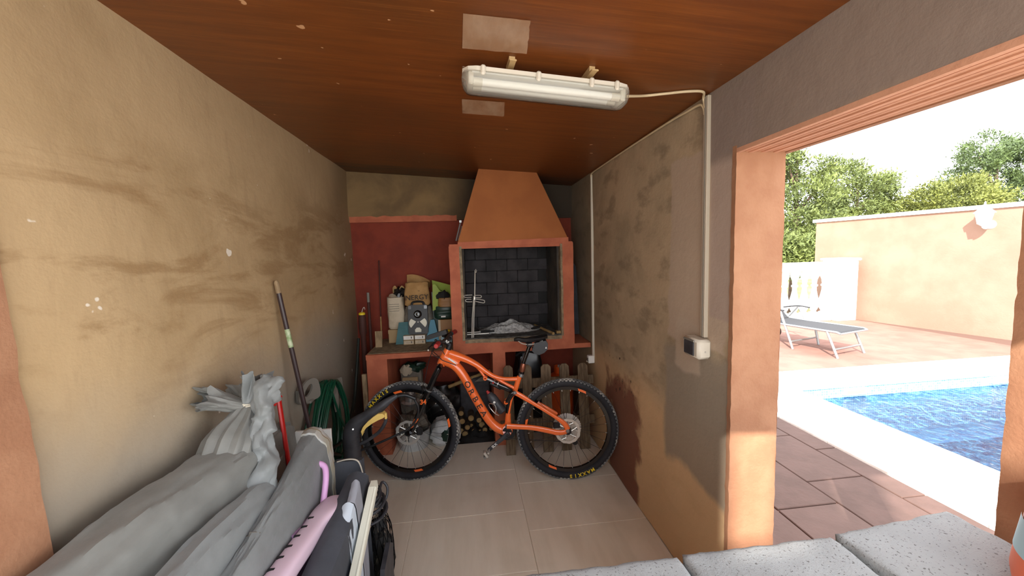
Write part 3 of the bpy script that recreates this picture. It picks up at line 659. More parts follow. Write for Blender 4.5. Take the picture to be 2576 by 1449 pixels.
# tongs behind the hood
m = MB(); a, b = aty(1147, 606, 3.16), aty(1158, 560, 3.2); m.tube([a, b], .006, 8); m.tube([a + Vector((.018, 0, .0)), b + Vector((.012, 0, -.03))], .006, 8); m.box(b - Vector((.008, .008, 0)), b + Vector((.010, .008, .018)))
solo('fire_tongs', 'old metal fire tongs standing on the left column against the ochre hood', 'tongs', m, 'grey_metal')
# dark slate leaning in the gap right of the firebox
m = MB(); pts = [(math.cos(t) * .062, .62 + math.sin(t) * .07) for t in [math.pi * i / 12 for i in range(13)]]
poly = [(.062, 0)] + pts + [(-.062, 0)]; m.prism(poly, (.958, 3.47, .874), (1, 0, 0), (0, .12, .99), (0, .99, -.12), .02); solo('slate_board', 'black round-topped slate standing on the counter right of the firebox', 'board', m, 'slate')
# ================================================================== COUNTER GOODS
def sack(mb, cx_, cy_, z0, w, d_, h, top=None, seed=0, n=28, m_=18, bulge=.12, wr=.02, open_=False, slope=0.0):
    """paper or film bag: rounded-box section, bulged and crumpled"""
    rr = []
    for i in range(m_ + 1):
        v = i / m_; ring = []
        b = 1 + bulge * math.sin(math.pi * min(1, v * 1.05)); tw = 1.0
        if top: tw = 1 + (top - 1) * max(0, (v - .55) / .45) ** 1.3
        if v < .06: b *= .88 + 2 * v
        for j in range(n):
            t = 2 * math.pi * j / n; c, s_ = math.cos(t), math.sin(t); e_ = .55
            x = math.copysign(abs(c) ** e_, c) * w / 2 * b * (1 + (tw - 1) * .3); y = math.copysign(abs(s_) ** e_, s_) * d_ / 2 * b * tw
            q = Vector((c * 1.5 + seed, s_ * 1.5, v * 3.5)); k_ = mnoise.noise(q) + .5 * mnoise.noise(q * 2.7)
            zz = z0 + h * v + (.04 * h * mnoise.noise(Vector((c * 2 + seed, s_ * 2, 7))) + slope * x if v > .8 else 0)
            ring.append((cx_ + x + c * wr * k_, cy_ + y + s_ * wr * k_, zz))
        rr.append(ring)
    mb.rings(rr, cap=not open_)
    if open_:  # bottom cap only plus an inner wall so the mouth reads as paper
        nrm = len(rr[0]); o = len(mb.v) - nrm * (m_ + 1); mb.f.append(tuple(o + j for j in range(nrm))[::-1])
    return mb
Z0 = ZC + .004
# brown paper sack with printed word, mouth open, on two older packs
def pfront(px, py, y): return aty(px, py, y)
pk = thing('fuel_pack', 'dusty grey pack with a printed label under the brown paper sack', 'pack', (-.45, 3.60, Z0))
part('pack', sack(MB(), -.475, 3.625, Z0, .235, .18, .325, None, 4, wr=.012), 'grey_bag', pk, True)
part('label_panel', MB().box((-.505, 3.515, 1.085), (-.395, 3.520, 1.165), bev=.001), 'card', pk)
zb = Z0 + .33
ks = thing('paper_sack', 'open brown paper sack of fuel with black lettering on top of the counter pile', 'sack', (-.47, 3.62, zb))
part('sack', sack(MB(), -.475, 3.60, zb, .215, .15, .215, .75, 11, bulge=.05, wr=.012, open_=True), 'kraft', ks, True)
m = MB(); m.grid(lambda u, v: (-.575 + u * .21, 3.655 + .03 * v + .01 * math.sin(u * 9), zb + .17 + v * (.105 + .025 * math.sin(u * 3 + .3) - .05 * u)), 14, 6); part('torn_flap', m, 'kraft', ks, True)
m = MB(); m.grid(lambda u, v: (-.365 + .02 * v, 3.54 + u * .13, zb + .16 + v * (.075 - .02 * u)), 6, 4); part('torn_flap', m, 'kraft', ks, True)
m = MB().ball((-.475, 3.60, zb + .17), .085, 16, 8, (1, .75, .45), .4, 2); part('fuel', m, 'charcoal', ks, True)
m = MB(); textonto(m, 'NERGY', (-.470, 3.503, zb + .082), (1, 0, 0.03), (0, .02, 1), .064, .004, sx=1.0); part('lettering', m, 'ink', ks)
m = MB(); textonto(m, '~', (-.45, 3.504, zb + .145), (1, 0, 0), (0, 0, 1), .03, .002); part('printed_mark', m, 'ink', ks)
# white paper pack on the left with a black scrap on top
wp = thing('paper_pack', 'tall dusty white paper pack at the left of the counter pile', 'pack', (-.69, 3.60, Z0))
part('pack', sack(MB(), -.675, 3.61, Z0 + .125, .145, .14, .29, None, 21, wr=.008, bulge=.05), 'paper', wp, True)
part('folded_top', MB().grid(lambda u, v: (-.735 + u * .12, 3.56 + .06 * v, Z0 + .40 + .035 * v + .012 * math.sin(u * 7)), 8, 3), 'paper', wp, True)
for k_ in range(4): part('printed_line', MB().box((-.725, 3.530, 1.16 + k_ * .02), (-.635, 3.534, 1.163 + k_ * .02)), 'grey_ink', wp)
tp = thing('brown_carton', 'plain brown carton standing under the dusty white paper pack', 'box', (-.68, 3.6, Z0))
part('carton', MB().box((-.745, 3.54, Z0), (-.605, 3.69, Z0 + .122), bev=.004), 'card', tp); part('flap', MB().box((-.745, 3.536, Z0 + .085), (-.605, 3.541, Z0 + .121)), 'card', tp)
bc = thing('snack_wrapper', 'crumpled black and ochre wrapper on top of the white paper pack', 'wrapper', (-.64, 3.62, Z0 + .42))
part('wrapper', MB().ball((-.632, 3.61, Z0 + .455), .05, 16, 9, (1, .7, .85), .9, 5), 'black_bag', bc, True)
part('wrapper_edge', MB().grid(lambda u, v: (-.70 + u * .12, 3.62 + .02 * math.sin(u * 8), Z0 + .45 + v * (.05 + .02 * math.sin(u * 11))), 10, 3), 'wood_pale', bc, True)
# teal cards / folder leaning beside the work lamp
m = MB(); m.prism([(-.085, 0), (.06, 0), (.045, .20), (-.055, .195)], (-.585, 3.47, Z0), (1, 0, 0), (0, .2, .98), (0, -.98, .2), .02)
tf = solo('teal_carton', 'flat dull teal carton leaning left of the black work lamp', 'carton', m, 'teal')
m = MB(); m.prism([(-.05, 0), (.075, 0), (.035, .2), (.0, .2)], (-.36, 3.525, Z0), (1, 0, 0), (0, .1, .99), (0, -.99, .1), .05); solo('blue_carton', 'narrow light blue carton standing right of the black work lamp', 'carton', m, 'teal_light')
m = MB(); m.prism([(0, 0), (.06, 0), (.03, .44), (-.01, .45)], (-.335, 3.60, Z0), (1, 0, 0), (0, 0, 1), (0, -1, 0), .04); solo('dark_tube', 'dark green tall packet leaning behind the light blue carton', 'packet', m, 'darkgreen')
# small printed boxes in a two by two block
labs = ('small white printed box at the upper left under the work lamp', 'small white printed box at the upper right under the work lamp', 'small dusty box at the lower left of the four under the work lamp', 'small dusty box at the lower right of the four under the work lamp')
i = 0
for zi, zz in ((1, Z0 + .042), (0, Z0)):
    for xx in (-.597, -.498):
        b = thing('small_box', labs[i], 'box', (xx + .045, 3.49, zz), 'small boxes under the work lamp'); i += 1
        part('carton', MB().box((xx, 3.435, zz), (xx + .092, 3.56, zz + .040), bev=.002), 'paper' if zi else 'card', b)
        part('front_panel', MB().box((xx + .003, 3.4325, zz + .006), (xx + .089, 3.4365, zz + .036)), 'white' if zi else 'paper', b)
        mm = MB(); textonto(mm, '- ----' if zi else '------', (xx + .042, 3.4315, zz + .021), (1, 0, 0), (0, 0, 1), .018, .0008); mm.box((xx + .066, 3.4315, zz + .013), (xx + .076, 3.4325, zz + .031)); part('print', mm, 'grey_ink', b)
# work lamp: black panel, camera-like eye and three frosted lenses
wl = thing('work_lamp', 'black work lamp with round eye and three frosted lenses standing on small boxes', 'lamp', (-.47, 3.5, Z0 + .083))
OL = Vector((-.465, 3.475, Z0 + .086)); eu, ev, en = Vector((1, 0, 0)), Vector((0, .12, .993)), Vector((0, -.993, .12))
def rrect(w, h, r, n=5, y0=0):
    o_ = []
    for cx_, cy_, a0 in ((w / 2 - r, y0 + h - r, 0), (-w / 2 + r, y0 + h - r, 90), (-w / 2 + r, y0 + r, 180), (w / 2 - r, y0 + r, 270)):
        for k_ in range(n + 1): a = math.radians(a0 + 90 * k_ / n); o_.append((cx_ + r * math.cos(a), cy_ + r * math.sin(a)))
    return o_
part('housing', MB().prism(rrect(.172, .262, .018), OL, eu, ev, en, .045), 'black', wl)
part('top_handle', MB().tube(catmull([OL + eu * x + ev * y for x, y in ((-.055, .258), (-.045, .285), (0, .292), (.045, .285), (.055, .258))], 4), .010, 8), 'black', wl, True)
ey = part('eye', MB().lathe(OL + eu * .0 + ev * .178 + en * .02, en, [(.036, 0), (.036, .008), (.028, .012), (.024, .010), (.018, .010), (.016, .014), (.0, .016)], 24), 'black_gloss', wl, True)
for sx in (-1, 1):
    cpt = (.0, .115); pts = []
    a0, a1 = (-38, 42) if sx > 0 else (138, 218)
    pts = [(.016 * sx, .112)] + [(.078 * math.cos(math.radians(a)) , .098 + .062 * math.sin(math.radians(a))) for a in np.linspace(a0, a1, 9)]
    if sx < 0: pts = [pts[0]] + pts[1:]
    part('lens', MB().prism(pts, OL + en * .024, eu, ev, en, .012), 'lens', wl)
part('lens', MB().prism([(-.026, .018), (.026, .018), (.028, .040), (.012, .058), (-.012, .058), (-.028, .040)], OL + en * .024, eu, ev, en, .012), 'lens', wl)
for sx in (-1, 1):
    part('screw_boss', MB().prism(rrect(.026, .03, .006, 3), OL + eu * sx * .07 + ev * .225 + en * .022, eu, ev, en, .01), 'grey_metal' if False else 'black_gloss', wl)
part('centre_led', MB().lathe(OL + ev * .108 + en * .022, en, [(.006, 0), (.005, .004), (0, .006)], 10), 'white', wl, True)
# lime bag of charcoal leaning against the firebox column
lb = thing('charcoal_bag', 'open lime, brown and dark green bag leaning on the left firebox column', 'bag', (-.24, 3.55, Z0 + .18))
lx, ly = -.25, 3.56
part('lower_bag', sack(MB(), lx + .02, ly, Z0 + .205, .165, .13, .12, None, 31, wr=.010), 'darkgreen', lb, True)
part('print_band', sack(MB(), lx + .035, ly - .008, Z0 + .315, .140, .13, .085, None, 33, bulge=.04, wr=.006), 'bag_brown', lb, True)
part('upper_bag', MB().grid(lambda u, v: (lx - .085 + u * .17 + .01 * v, ly - .06 + .05 * u, Z0 + .345 + v * (.175 - .10 * u + .02 * math.sin(u * 12)) - .06 * (1 - u) * (1 - v)), 14, 8), 'lime', lb, True)
part('upper_bag', MB().grid(lambda u, v: (lx - .085 + u * .2, ly + .05 - .03 * v, Z0 + .39 + v * (.17 - .06 * u)), 10, 5), 'lime', lb, True)
part('charcoal_fill', MB().ball((lx + .01, ly - .03, Z0 + .415), .062, 14, 8, (1, .6, .75), .6, 8), 'charcoal', lb, True)
part('label_tag', MB().box((lx - .01, ly - .078, Z0 + .225), (lx + .03, ly - .072, Z0 + .237)), 'white', lb)
cp = thing('tall_carton', 'dim brown carton under the lime bag beside the firebox column', 'box', (-.22, 3.58, Z0)); part('carton', MB().box((-.285, 3.50, Z0), (-.155, 3.68, Z0 + .20), bev=.004), 'bag_brown', cp); part('edge_strip', MB().box((-.290, 3.496, Z0 + .02), (-.270, 3.503, Z0 + .2)), 'paper', cp)
bl = thing('yellow_bowl', 'small yellow bowl sitting on the pale blue tin beside the firebox column', 'bowl', (-.215, 3.44, Z0 + .082)); part('bowl', MB().lathe((-.218, 3.44, Z0 + .082), (0, 0, 1), [(.016, 0), (.030, .010), (.040, .028), (.037, .028), (.026, .010), (0, .006)], 18), 'yellow', bl, True)
bt = thing('pale_tin', 'pale blue flat tin on the counter beside the firebox column', 'tin', (-.21, 3.44, Z0)); part('tin', MB().box((-.262, 3.39, Z0), (-.165, 3.49, Z0 + .068), bev=.005), 'paleblue', bt); part('lid', MB().box((-.265, 3.387, Z0 + .066), (-.162, 3.493, Z0 + .082), bev=.004), 'white_plastic', bt)

# ---- things in the corner slot between counter and left wall
def pole(name, label, a, b, r, m_, cat='pole', r2=None): return solo(name, label, cat, MB().tube([a, b], [r, r2 or r], 10), m_, True)
pole('fishing_rod', 'thin dark rod standing in the back left corner, tallest of the corner sticks', aty(958, 800, 3.70), aty(953, 655, 3.71), .005, 'corner_dark', 'rod')
gs = thing('blowtorch', 'dark bottle with a yellow collar and wire hook standing in the back left corner', 'bottle', (-.93, 3.45, .9)); p = aty(911, 800, 3.4); p.z = 0
part('bottle', MB().lathe((p.x, p.y, .0), (0, 0, 1), [(.02, 0), (.022, .98), (.030, 1.0), (.032, 1.14), (.026, 1.16)], 16), 'corner_dark', gs, True)
part('collar', MB().lathe((p.x, p.y, 1.16), (0, 0, 1), [(.027, 0), (.027, .015), (.016, .022)], 16), 'yellow', gs, True)
part('hook', MB().tube(catmull([(p.x, p.y, 1.18), (p.x + .01, p.y, 1.21), (p.x + .022, p.y, 1.225), (p.x + .028, p.y, 1.205)], 4), .003, 6), 'steel', gs, True)
bx = thing('grill_brush', 'dark handled stick with a pale tip standing in the back left corner', 'stick', (-.90, 3.5, 0)); p = aty(927, 760, 3.5)
part('shaft', MB().cyl((p.x, p.y, 0), (p.x, p.y, p.z), .013), 'corner_dark', bx, True); part('tip', MB().cyl((p.x, p.y, p.z), (p.x, p.y, p.z + .085), .012), 'grey_plastic', bx, True)
m = MB(); a = atz(933, 862, ZC); m.prism([(-.028, 0), (.028, 0), (.03, .14), (-.03, .14)], (-.80, 3.40, Z0), (1, 0, 0), (0, .1, 1), (0, -1, .1), .02); solo('wood_slat_offcut', 'short pale wooden slat standing on the left end of the counter', 'slat', m, 'wood_old')
m = MB().box((-.90, 3.17, 0), (-.862, 3.19, .70), bev=.003); solo('plank', 'pale narrow plank standing in the gap left of the counter', 'plank', m, 'wood_old')
m = MB().tube([(-.78, 3.42, Z0), (-.795, 3.5, 1.12)], .006, 8); solo('garden_cane', 'thin pale cane leaning at the left end of the counter', 'cane', m, 'wood_pale', True)
# ---- under the counter
wb = thing('white_carrier_bag', 'white plastic bag with green print under the counter behind the front wheel, right one', 'bag', (-.25, 3.3, 0))
part('bag', sack(MB(), -.250, 3.33, 0, .225, .20, .21, .6, 41, wr=.035, bulge=.15), 'white_bag', wb, True)
mm = MB(); mm.ball((-.235, 3.212, .10), .05, 12, 8, (1, .25, 1.1), .9, 3); part('print', mm, 'darkgreen', wb, True)
w2 = thing('white_tub', 'white plastic tub of rubbish on the floor behind the front wheel, left one', 'tub', (-.53, 3.3, 0))
part('tub', MB().lathe((-.53, 3.30, 0), (0, 0, 1), [(.125, 0), (.147, .16), (.152, .165), (.140, .16), (.118, .02)], 22), 'white_bag', w2, True)
part('rubbish', MB().ball((-.53, 3.30, .19), .125, 16, 9, (1, .85, .75), .7, 6), 'grey_bag', w2, True)
bb = thing('bin_bag', 'crumpled black bin bag under the counter behind the bicycle fork', 'bag', (-.28, 3.45, .0)); part('bag', sack(MB(), -.285, 3.58, 0, .25, .22, .44, .4, 51, wr=.055, bulge=.2), 'black_bag', bb, True)
g2 = thing('grey_sack', 'stained grey sack piled under the left end of the counter', 'sack', (-.52, 3.55, 0)); part('sack', sack(MB(), -.56, 3.59, 0, .20, .20, .60, .7, 61, wr=.03, bulge=.12), 'grey_bag', g2, True)
part('leaf', MB().ball((-.54, 3.55, .63), .10, 14, 8, (1.2, .6, .4), .9, 4), 'darkgreen', g2, True); part('paper_scrap', MB().ball((-.60, 3.50, .62), .05, 10, 6, (1, .6, 1), .7, 9), 'paper', g2, True)
part('patch', MB().box((-.63, 3.452, .40), (-.49, 3.470, .56), bev=.006), 'card', g2)
lt = thing('broken_lantern', 'small broken silver lantern hanging on the grey sack behind the front wheel', 'lantern', (-.55, 3.36, .34)); part('body', MB().lathe((-.545, 3.33, .33), (0, 0, 1), [(.0, 0), (.04, .02), (.055, .06), (.045, .13), (.02, .16)], 14), 'grey_metal', lt, True)
part('brim', MB().lathe((-.545, 3.33, .385), (0, 0, 1), [(.085, 0), (.03, .022)], 9, True), 'steel', lt)
pole('stake', 'pale slanted wooden stake under the counter above the logs', (-.22, 3.42, .46), (.17, 3.60, .53), .016, 'wood_pale', 'stake')
random.seed(12)
logs = [(1185, 1052, .030), (1205, 1057, .026), (1212, 1068, .030), (1193, 1085, .026), (1220, 1081, .024), (1163, 1060, .028), (1176, 1075, .026), (1208, 1092, .022), (1170, 1092, .030), (1228, 1060, .024), (1152, 1085, .028), (1226, 1096, .024), (1186, 1070, .018), (1160, 1040, .026), (1238, 1078, .020)]
names = ('cut log with a flat pale end, topmost of the woodpile', 'pale round log end at the right of the woodpile top', 'round pale log end in the middle of the woodpile', 'split log end low in the middle of the woodpile', 'pale log end at the lower right of the woodpile', 'log end at the upper left of the woodpile', 'dark log end left of the woodpile centre', 'small log end near the floor in the woodpile', 'thick dark log at the lower left of the woodpile', 'log end by the red pier at the top of the woodpile', 'leftmost log of the woodpile beside the front tyre', 'log beside the red pier at the foot of the woodpile', 'thin stick end in the heart of the woodpile', 'upper left brown log resting on the woodpile', 'rightmost small log against the red pier')
for (px, py, r), lab in zip(logs, names):
    y = 3.36 + random.uniform(-.03, .05); p = aty(px, py, y); p.x = max(-.12, min(.178 - r - .006, p.x)); p.z = max(p.z, r); dv = Vector((random.uniform(-.05, .02), 1, random.uniform(-.06, .03))).normalized(); L_ = .26
    t = thing('log', lab, 'log', p, 'split logs under the counter')
    part('bark', MB().tube([p, p + dv * L_ * .5, p + dv * L_], [r, r * 1.04, r * .95], 9), 'bark', t, True)
    part('cut_end', MB().tube([p - dv * .003, p + dv * .001], [r * .86, r * .86], 9), 'wood_pale', t)
    if random.random() < .35: part('cut_end', MB().tube([p + dv * L_, p + dv * (L_ + .003)], [r * .8, r * .8], 9), 'wood_pale', t)
solo('kindling_litter', 'dark heap of kindling, bark and soot on the floor under the woodpile', 'litter', heap(MB(), .02, 3.37, .001, .17, .13, .085, 9, 26, .9), 'charcoal', True, kind='stuff')
mk = thing('dark_carton', 'dark grey worn carton deep under the counter behind the down tube', 'carton', (-.02, 3.60, 0)); part('carton', MB().box((-.12, 3.50, 0), (.16, 3.70, .50), bev=.01), 'dark_plastic', mk); part('flap', MB().prism([(0, 0), (.1, 0), (.13, .09)], (.02, 3.49, .47), (1, 0, 0), (0, -.2, 1), (0, 1, .2), .006), 'grey_bag', mk)
# picket fence panel
pf = thing('picket_fence', 'weathered wooden picket fence panel leaning against the counter behind the rear wheel', 'fence', (.61, 3.0, 0))
pxs = [(.255, .330), (.408, .486), (.565, .648), (.722, .803), (.878, .962)]
tilt = Vector((0, .09, 1)).normalized(); tn = Vector((0, -1, .09)).normalized()
for i, (a, b) in enumerate(pxs):
    w = b - a; z1 = .735 - i * .004; poly = [(0, 0), (w, 0), (w, z1 - .022), (w - .022, z1), (.022, z1), (0, z1 - .022)]
    part('picket', MB().prism(poly, (a, 2.985, .003), (1, 0, 0), tilt, tn, .018), 'wood_grey', pf)
for z in (.20, .535): part('rail', MB().prism([(0, 0), (.80, 0), (.80, .075), (0, .075)], Vector((.215, 2.985, .003)) + tilt * z + Vector((0, .021, 0)), (1, 0, 0), tilt, tn, .020), 'wood_grey', pf)
gb = thing('gas_bottle', 'orange gas bottle standing behind the picket fence', 'gas bottle', (.81, 3.42, 0))
part('cylinder', MB().lathe((.81, 3.42, 0), (0, 0, 1), [(.11, 0), (.125, .02), (.125, .42), (.11, .49), (.05, .53)], 24), 'gas_orange', gb, True); part('collar', MB().lathe((.81, 3.42, .52), (0, 0, 1), [(.05, 0), (.05, .07), (.045, .07), (.045, 0)], 18), 'gas_orange', gb, True); part('valve', MB().cyl((.81, 3.42, .53), (.81, 3.42, .60), .014), 'steel', gb, True)
bk = thing('black_holdall', 'black holdall lying under the counter above the picket fence', 'bag', (.56, 3.4, 0)); part('body', sack(MB(), .53, 3.46, 0, .25, .25, .74, .6, 71, wr=.03), 'black_bag', bk, True); part('handle', MB().tube(catmull([(.40, 3.36, .73), (.46, 3.34, .765), (.56, 3.34, .77), (.62, 3.36, .73)], 5), .012, 8), 'black', bk, True)
# ================================================================== CEILING AND WALLS
# twin-tube lamp on two brackets
la, lb_ = atceil(1185, 198, .075), atceil(1556, 240, .075); ld = (lb_ - la).normalized(); ls = CN.cross(ld).normalized(); ls = ls if ls.y > 0 else -ls
ll = (lb_ - la).length
lamp = thing('ceiling_lamp', 'twin tube white batten lamp with clear cover hung under the brown ceiling', 'lamp', (la + lb_) / 2)
def LP(a, b, c): return la + ld * a + ls * b + CN * c      # along, towards the back wall, downwards
def lbox(mb, a0, a1, b0, b1, c0, c1, bev=.003):
    R = Matrix((ld, ls, CN)).transposed(); lo, hi = Vector((a0, b0, c0)), Vector((a1, b1, c1)); t = MB().box(lo, hi, None, bev); mb.add([LP(v.x, v.y, v.z) for v in t.v], t.f); return mb
def stadium(cx_, w, r, n=6): return [(cx_ + w / 2 - r + r * math.cos(t), r * math.sin(t)) for t in np.linspace(-math.pi / 2, math.pi / 2, n)] + [(cx_ - w / 2 + r + r * math.cos(t), r * math.sin(t)) for t in np.linspace(math.pi / 2, 3 * math.pi / 2, n)]
poly = stadium(ll / 2, ll + .07, .052); part('base_tray', MB().prism(poly, LP(0, 0, -.016), ld, ls, CN, .016), 'white_plastic', lamp)
m = MB()
prof = [(-.052, -.010), (-.054, .006), (-.048, .030), (-.030, .048), (0, .053), (.030, .048), (.048, .030), (.054, .006), (.052, -.010)]
rr = []
for a, k_ in ((-.034, .25), (-.026, .72), (-.012, .95), (.0, 1), (ll, 1), (ll + .012, .95), (ll + .026, .72), (ll + .034, .25)): rr.append([LP(a, b * (k_ if k_ < 1 else 1), max(c * k_, -.01) if c > 0 else c) for b, c in prof])
m.rings(rr, cap=False, closed=False); part('clear_cover', m, 'clear', lamp, True, 'clear plastic cover')
for b in (-.022, .022):
    tb = part('fluorescent_tube', MB().cyl(LP(.012, b, .018), LP(ll - .012, b, .018), .0135, n=16), 'white', lamp, True)
    for a0, a1 in ((.004, .04), (ll - .04, ll - .004)): part('tube_cap', MB().cyl(LP(a0, b, .018), LP(a1, b, .018), .0150, n=16), 'white_plastic', tb, True)
part('reflector', lbox(MB(), .0, ll, -.045, .045, -.012, -.004), 'white', lamp)
for e_ in (0, 1): part('end_holder', lbox(MB(), -.012 + e_ * (ll + .004), .008 + e_ * (ll + .004), -.04, .04, -.01, .034), 'white_plastic', lamp)
for a in (.03, .23, .43, ll - .04):
    part('clip', lbox(MB(), a, a + .018, -.062, -.050, -.028, .006, .005), 'white_plastic', lamp); part('clip', lbox(MB(), a, a + .018, .050, .062, -.028, .006, .005), 'white_plastic', lamp)
for px in (1281, 1470):
    c0 = atceil(px, 166 if px < 1300 else 194, .0); a = (c0 - la).dot(ld); br = MB(); lbox(br, a - .011, a + .011, -.075, .02, -.050, -.0455, .001)
    p0 = LP(a, -.075, -.048); br.add([c0 + ld * q + CN * s_ for q in (-.012, .012) for s_ in (.0005, .004)] + [p0 + ld * q + CN * s_ for q in (-.012, .012) for s_ in (0, .004)], [(0, 2, 6, 4), (1, 5, 7, 3), (0, 4, 5, 1), (2, 3, 7, 6), (4, 6, 7, 5), (0, 1, 3, 2)])
    lbox(br, a - .011, a + .011, -.04, .04, -.077, -.046, .001); part('bracket', br, 'tan', lamp)
# packing tape on the ceiling
def tapepatch(lab, quad):
    q = [atceil(x, y, .0) for x, y in quad]; m = MB()
    def fn(u, v):
        p = q[0].lerp(q[1], u).lerp(q[3].lerp(q[2], u), v); e_ = .006 * mnoise.noise(Vector((v * 9, quad[0][1], 1))) * (1 if u > .99 else 0)
        return p + CN * (.0022 + .0016 * mnoise.noise(Vector((u * 5 + v * 3, v * 8, quad[0][0])))) + Vector((e_, 0, 0))
    m.grid(fn, 18, 12); o = part('tape_patch', m, 'tape', None, True, fix=False); return tag(o, lab, 'tape', 'tape on the ceiling')
tapepatch('large patch of brown packing tape on the ceiling in front of the lamp', ((1165, 32), (1335, 50), (1325, 134), (1163, 120)))
tapepatch('small patch of wrinkled packing tape on the ceiling behind the lamp', ((1162, 248), (1269, 256), (1268, 292), (1163, 284)))
tapepatch('narrow strip of packing tape peeking out at the left end of the lamp', ((1163, 165), (1200, 168), (1195, 226), (1162, 214)))
# cables, conduits
xw = XR - .012
cbl = [LP(ll + .03, 0, .0), atceil(1620, 241, .02), atceil(1670, 236, .008), atceil(1730, 230, .008), atceil(1768, 231, .008), Vector((xw - .005, 1.575, ceil_z(xw) - .012)), Vector((xw, 1.57, 2.24))]
solo('lamp_cable', 'cream cable running from the ceiling lamp to the grey wall conduit', 'cable', MB().tube(catmull(cbl, 6), .0052, 8), 'cream', True)
c2_ = [(xw + .004, 1.578, 2.215), (xw + .002, 1.584, 2.245), (xw, 1.61, 2.266), (xw, 1.70, 2.272), (xw, 1.86, ceil_z(xw) - .014), (xw, 2.3, ceil_z(xw) - .010), (xw, 2.8, ceil_z(xw) - .012), (xw, 3.05, ceil_z(xw) - .016), (xw, 3.08, 2.25)]
solo('wall_cable', 'cream cable running along the top of the right wall to the far conduit', 'cable', MB().tube(catmull(c2_, 5), .0055, 8), 'cream', True)
co = thing('wall_conduit', 'flat grey painted conduit running down the right wall to the socket box', 'conduit', (XR - .01, 1.56, 1.25))
part('channel', MB().box((XR - .016, 1.545, 1.255), (XR + .004, 1.575, 2.285), bev=.003), 'conduit', co); part('lid_seam', MB().box((XR - .0175, 1.557, 1.256), (XR - .014, 1.560, 2.285)), 'grey_plastic', co)
co = thing('corner_conduit', 'thin white conduit running down the right wall beside the barbecue', 'conduit', (XR - .01, 3.09, .72))
part('channel', MB().box((XR - .014, 3.078, .735), (XR + .006, 3.096, 2.27), bev=.003), 'white_plastic', co)
jb = thing('junction_box', 'small white junction box at the foot of the thin white conduit', 'box', (1.0, 3.10, .70)); part('box', MB().box((.985, 3.075, .70), (XR + .004, 3.125, .765), bev=.005), 'white', jb)
part('terminal', MB().box((.980, 3.080, .718), (.987, 3.105, .745)), 'grey_plastic', jb); part('bolt', MB().cyl((.978, 3.115, .71), (.986, 3.115, .71), .006), 'steel', jb, True)
sb = thing('socket_box', 'beige outdoor socket box with dark flap on the right wall near the pillar', 'socket', (XR, 1.57, 1.16))
part('housing', MB().box((XR - .062, 1.515, 1.165), (XR + .004, 1.640, 1.252), bev=.012), 'white_plastic', sb, True)
part('flap', MB().box((XR - .066, 1.545, 1.176), (XR - .058, 1.622, 1.238), bev=.004), 'dark_plastic', sb); part('flap_hinge', MB().cyl((XR - .062, 1.545, 1.242), (XR - .062, 1.622, 1.242), .005), 'grey_plastic', sb, True)
part('screw', MB().cyl((XR - .030, 1.513, 1.20), (XR - .030, 1.517, 1.20), .004), 'steel', sb, True)
# concrete blocks on the parapet
def cblock(lab, x0, x1, rot, y1=.806):
    t = MB(); nx, ny, nz_ = 26, 14, 12; w, d_, h = x1 - x0, .20, .20
    def J(p):
        e_ = 0
        q = Vector(p) * 42; k_ = Vector((mnoise.noise(q), mnoise.noise(q + Vector((7, 0, 0))), mnoise.noise(q + Vector((0, 7, 0))))) * .0022
        # rounded, slightly crumbling arrises
        c = Vector((w / 2, d_ / 2, h / 2)); dd = Vector(p) - c; s_ = sum(1 for a in range(3) if abs(abs(dd[a]) - c[a]) < 1e-6)
        if s_ >= 2: k_ -= Vector([math.copysign(.0035, dd[a]) if abs(abs(dd[a]) - c[a]) < 1e-6 else 0 for a in range(3)]) * (1 + .8 * mnoise.noise(q * .5))
        return Vector(p) + k_
    t.grid(lambda u, v: J((u * w, v * d_, h)), nx, ny); t.grid(lambda u, v: J((u * w, v * d_, 0)), nx, ny); t.grid(lambda u, v: J((u * w, 0, v * h)), nx, nz_); t.grid(lambda u, v: J((u * w, d_, v * h)), nx, nz_)
    t.grid(lambda u, v: J((0, u * d_, v * h)), ny, nz_); t.grid(lambda u, v: J((w, u * d_, v * h)), ny, nz_)
    R = Matrix.Rotation(rot, 3, 'Z'); o = Vector((x0, y1, .72)); m = MB().add([o + R @ (v - Vector((0, d_, 0))) for v in t.v], t.f)
    import bmesh
    ob = solo('concrete_block', lab, 'block', m, 'concrete', True, 'concrete blocks on the parapet')
    b_ = bmesh.new(); b_.from_mesh(ob.data); bmesh.ops.remove_doubles(b_, verts=b_.verts, dist=.0005); b_.to_mesh(ob.data); b_.free()
cblock('pale concrete block on the parapet, leftmost of the three in view', .072, .474, 0)
cblock('grey concrete block on the parapet, middle of the three', .482, .884, 0, .808)
cblock('grey concrete block nearest the dark corner pillar, at the right end of the parapet', .902, 1.272, .20, .816) if False else cblock('grey concrete block nearest the dark corner pillar, at the right end of the parapet', .896, 1.272, .085, .812)
# orange bucket on the block at the right edge
ob_tub = True
bu = thing('orange_tub', 'orange plastic tub with a pale label standing on the right concrete block', 'tub', (1.235, .665, .92))
tc_ = Vector((1.225, .52, .921))
part('tub', MB().lathe(tc_, (0, 0, 1), [(.13, 0), (.146, .006), (.150, .03), (.148, .06), (.128, .21), (.131, .215), (.129, .23), (.120, .23), (.125, .02)], 40), 'bucket', bu, True)
m = MB(); m.grid(lambda u, v: tc_ + Vector((math.cos(2.05 + u * .8) * (.1475 - v * .008), math.sin(2.05 + u * .8) * (.1475 - v * .008), .075 + v * .07)), 10, 2); part('label_panel', m, 'paleblue', bu, True)
# ================================================================== LEFT HEAP
def atxv(px, py, x): return atx(px, py, x)
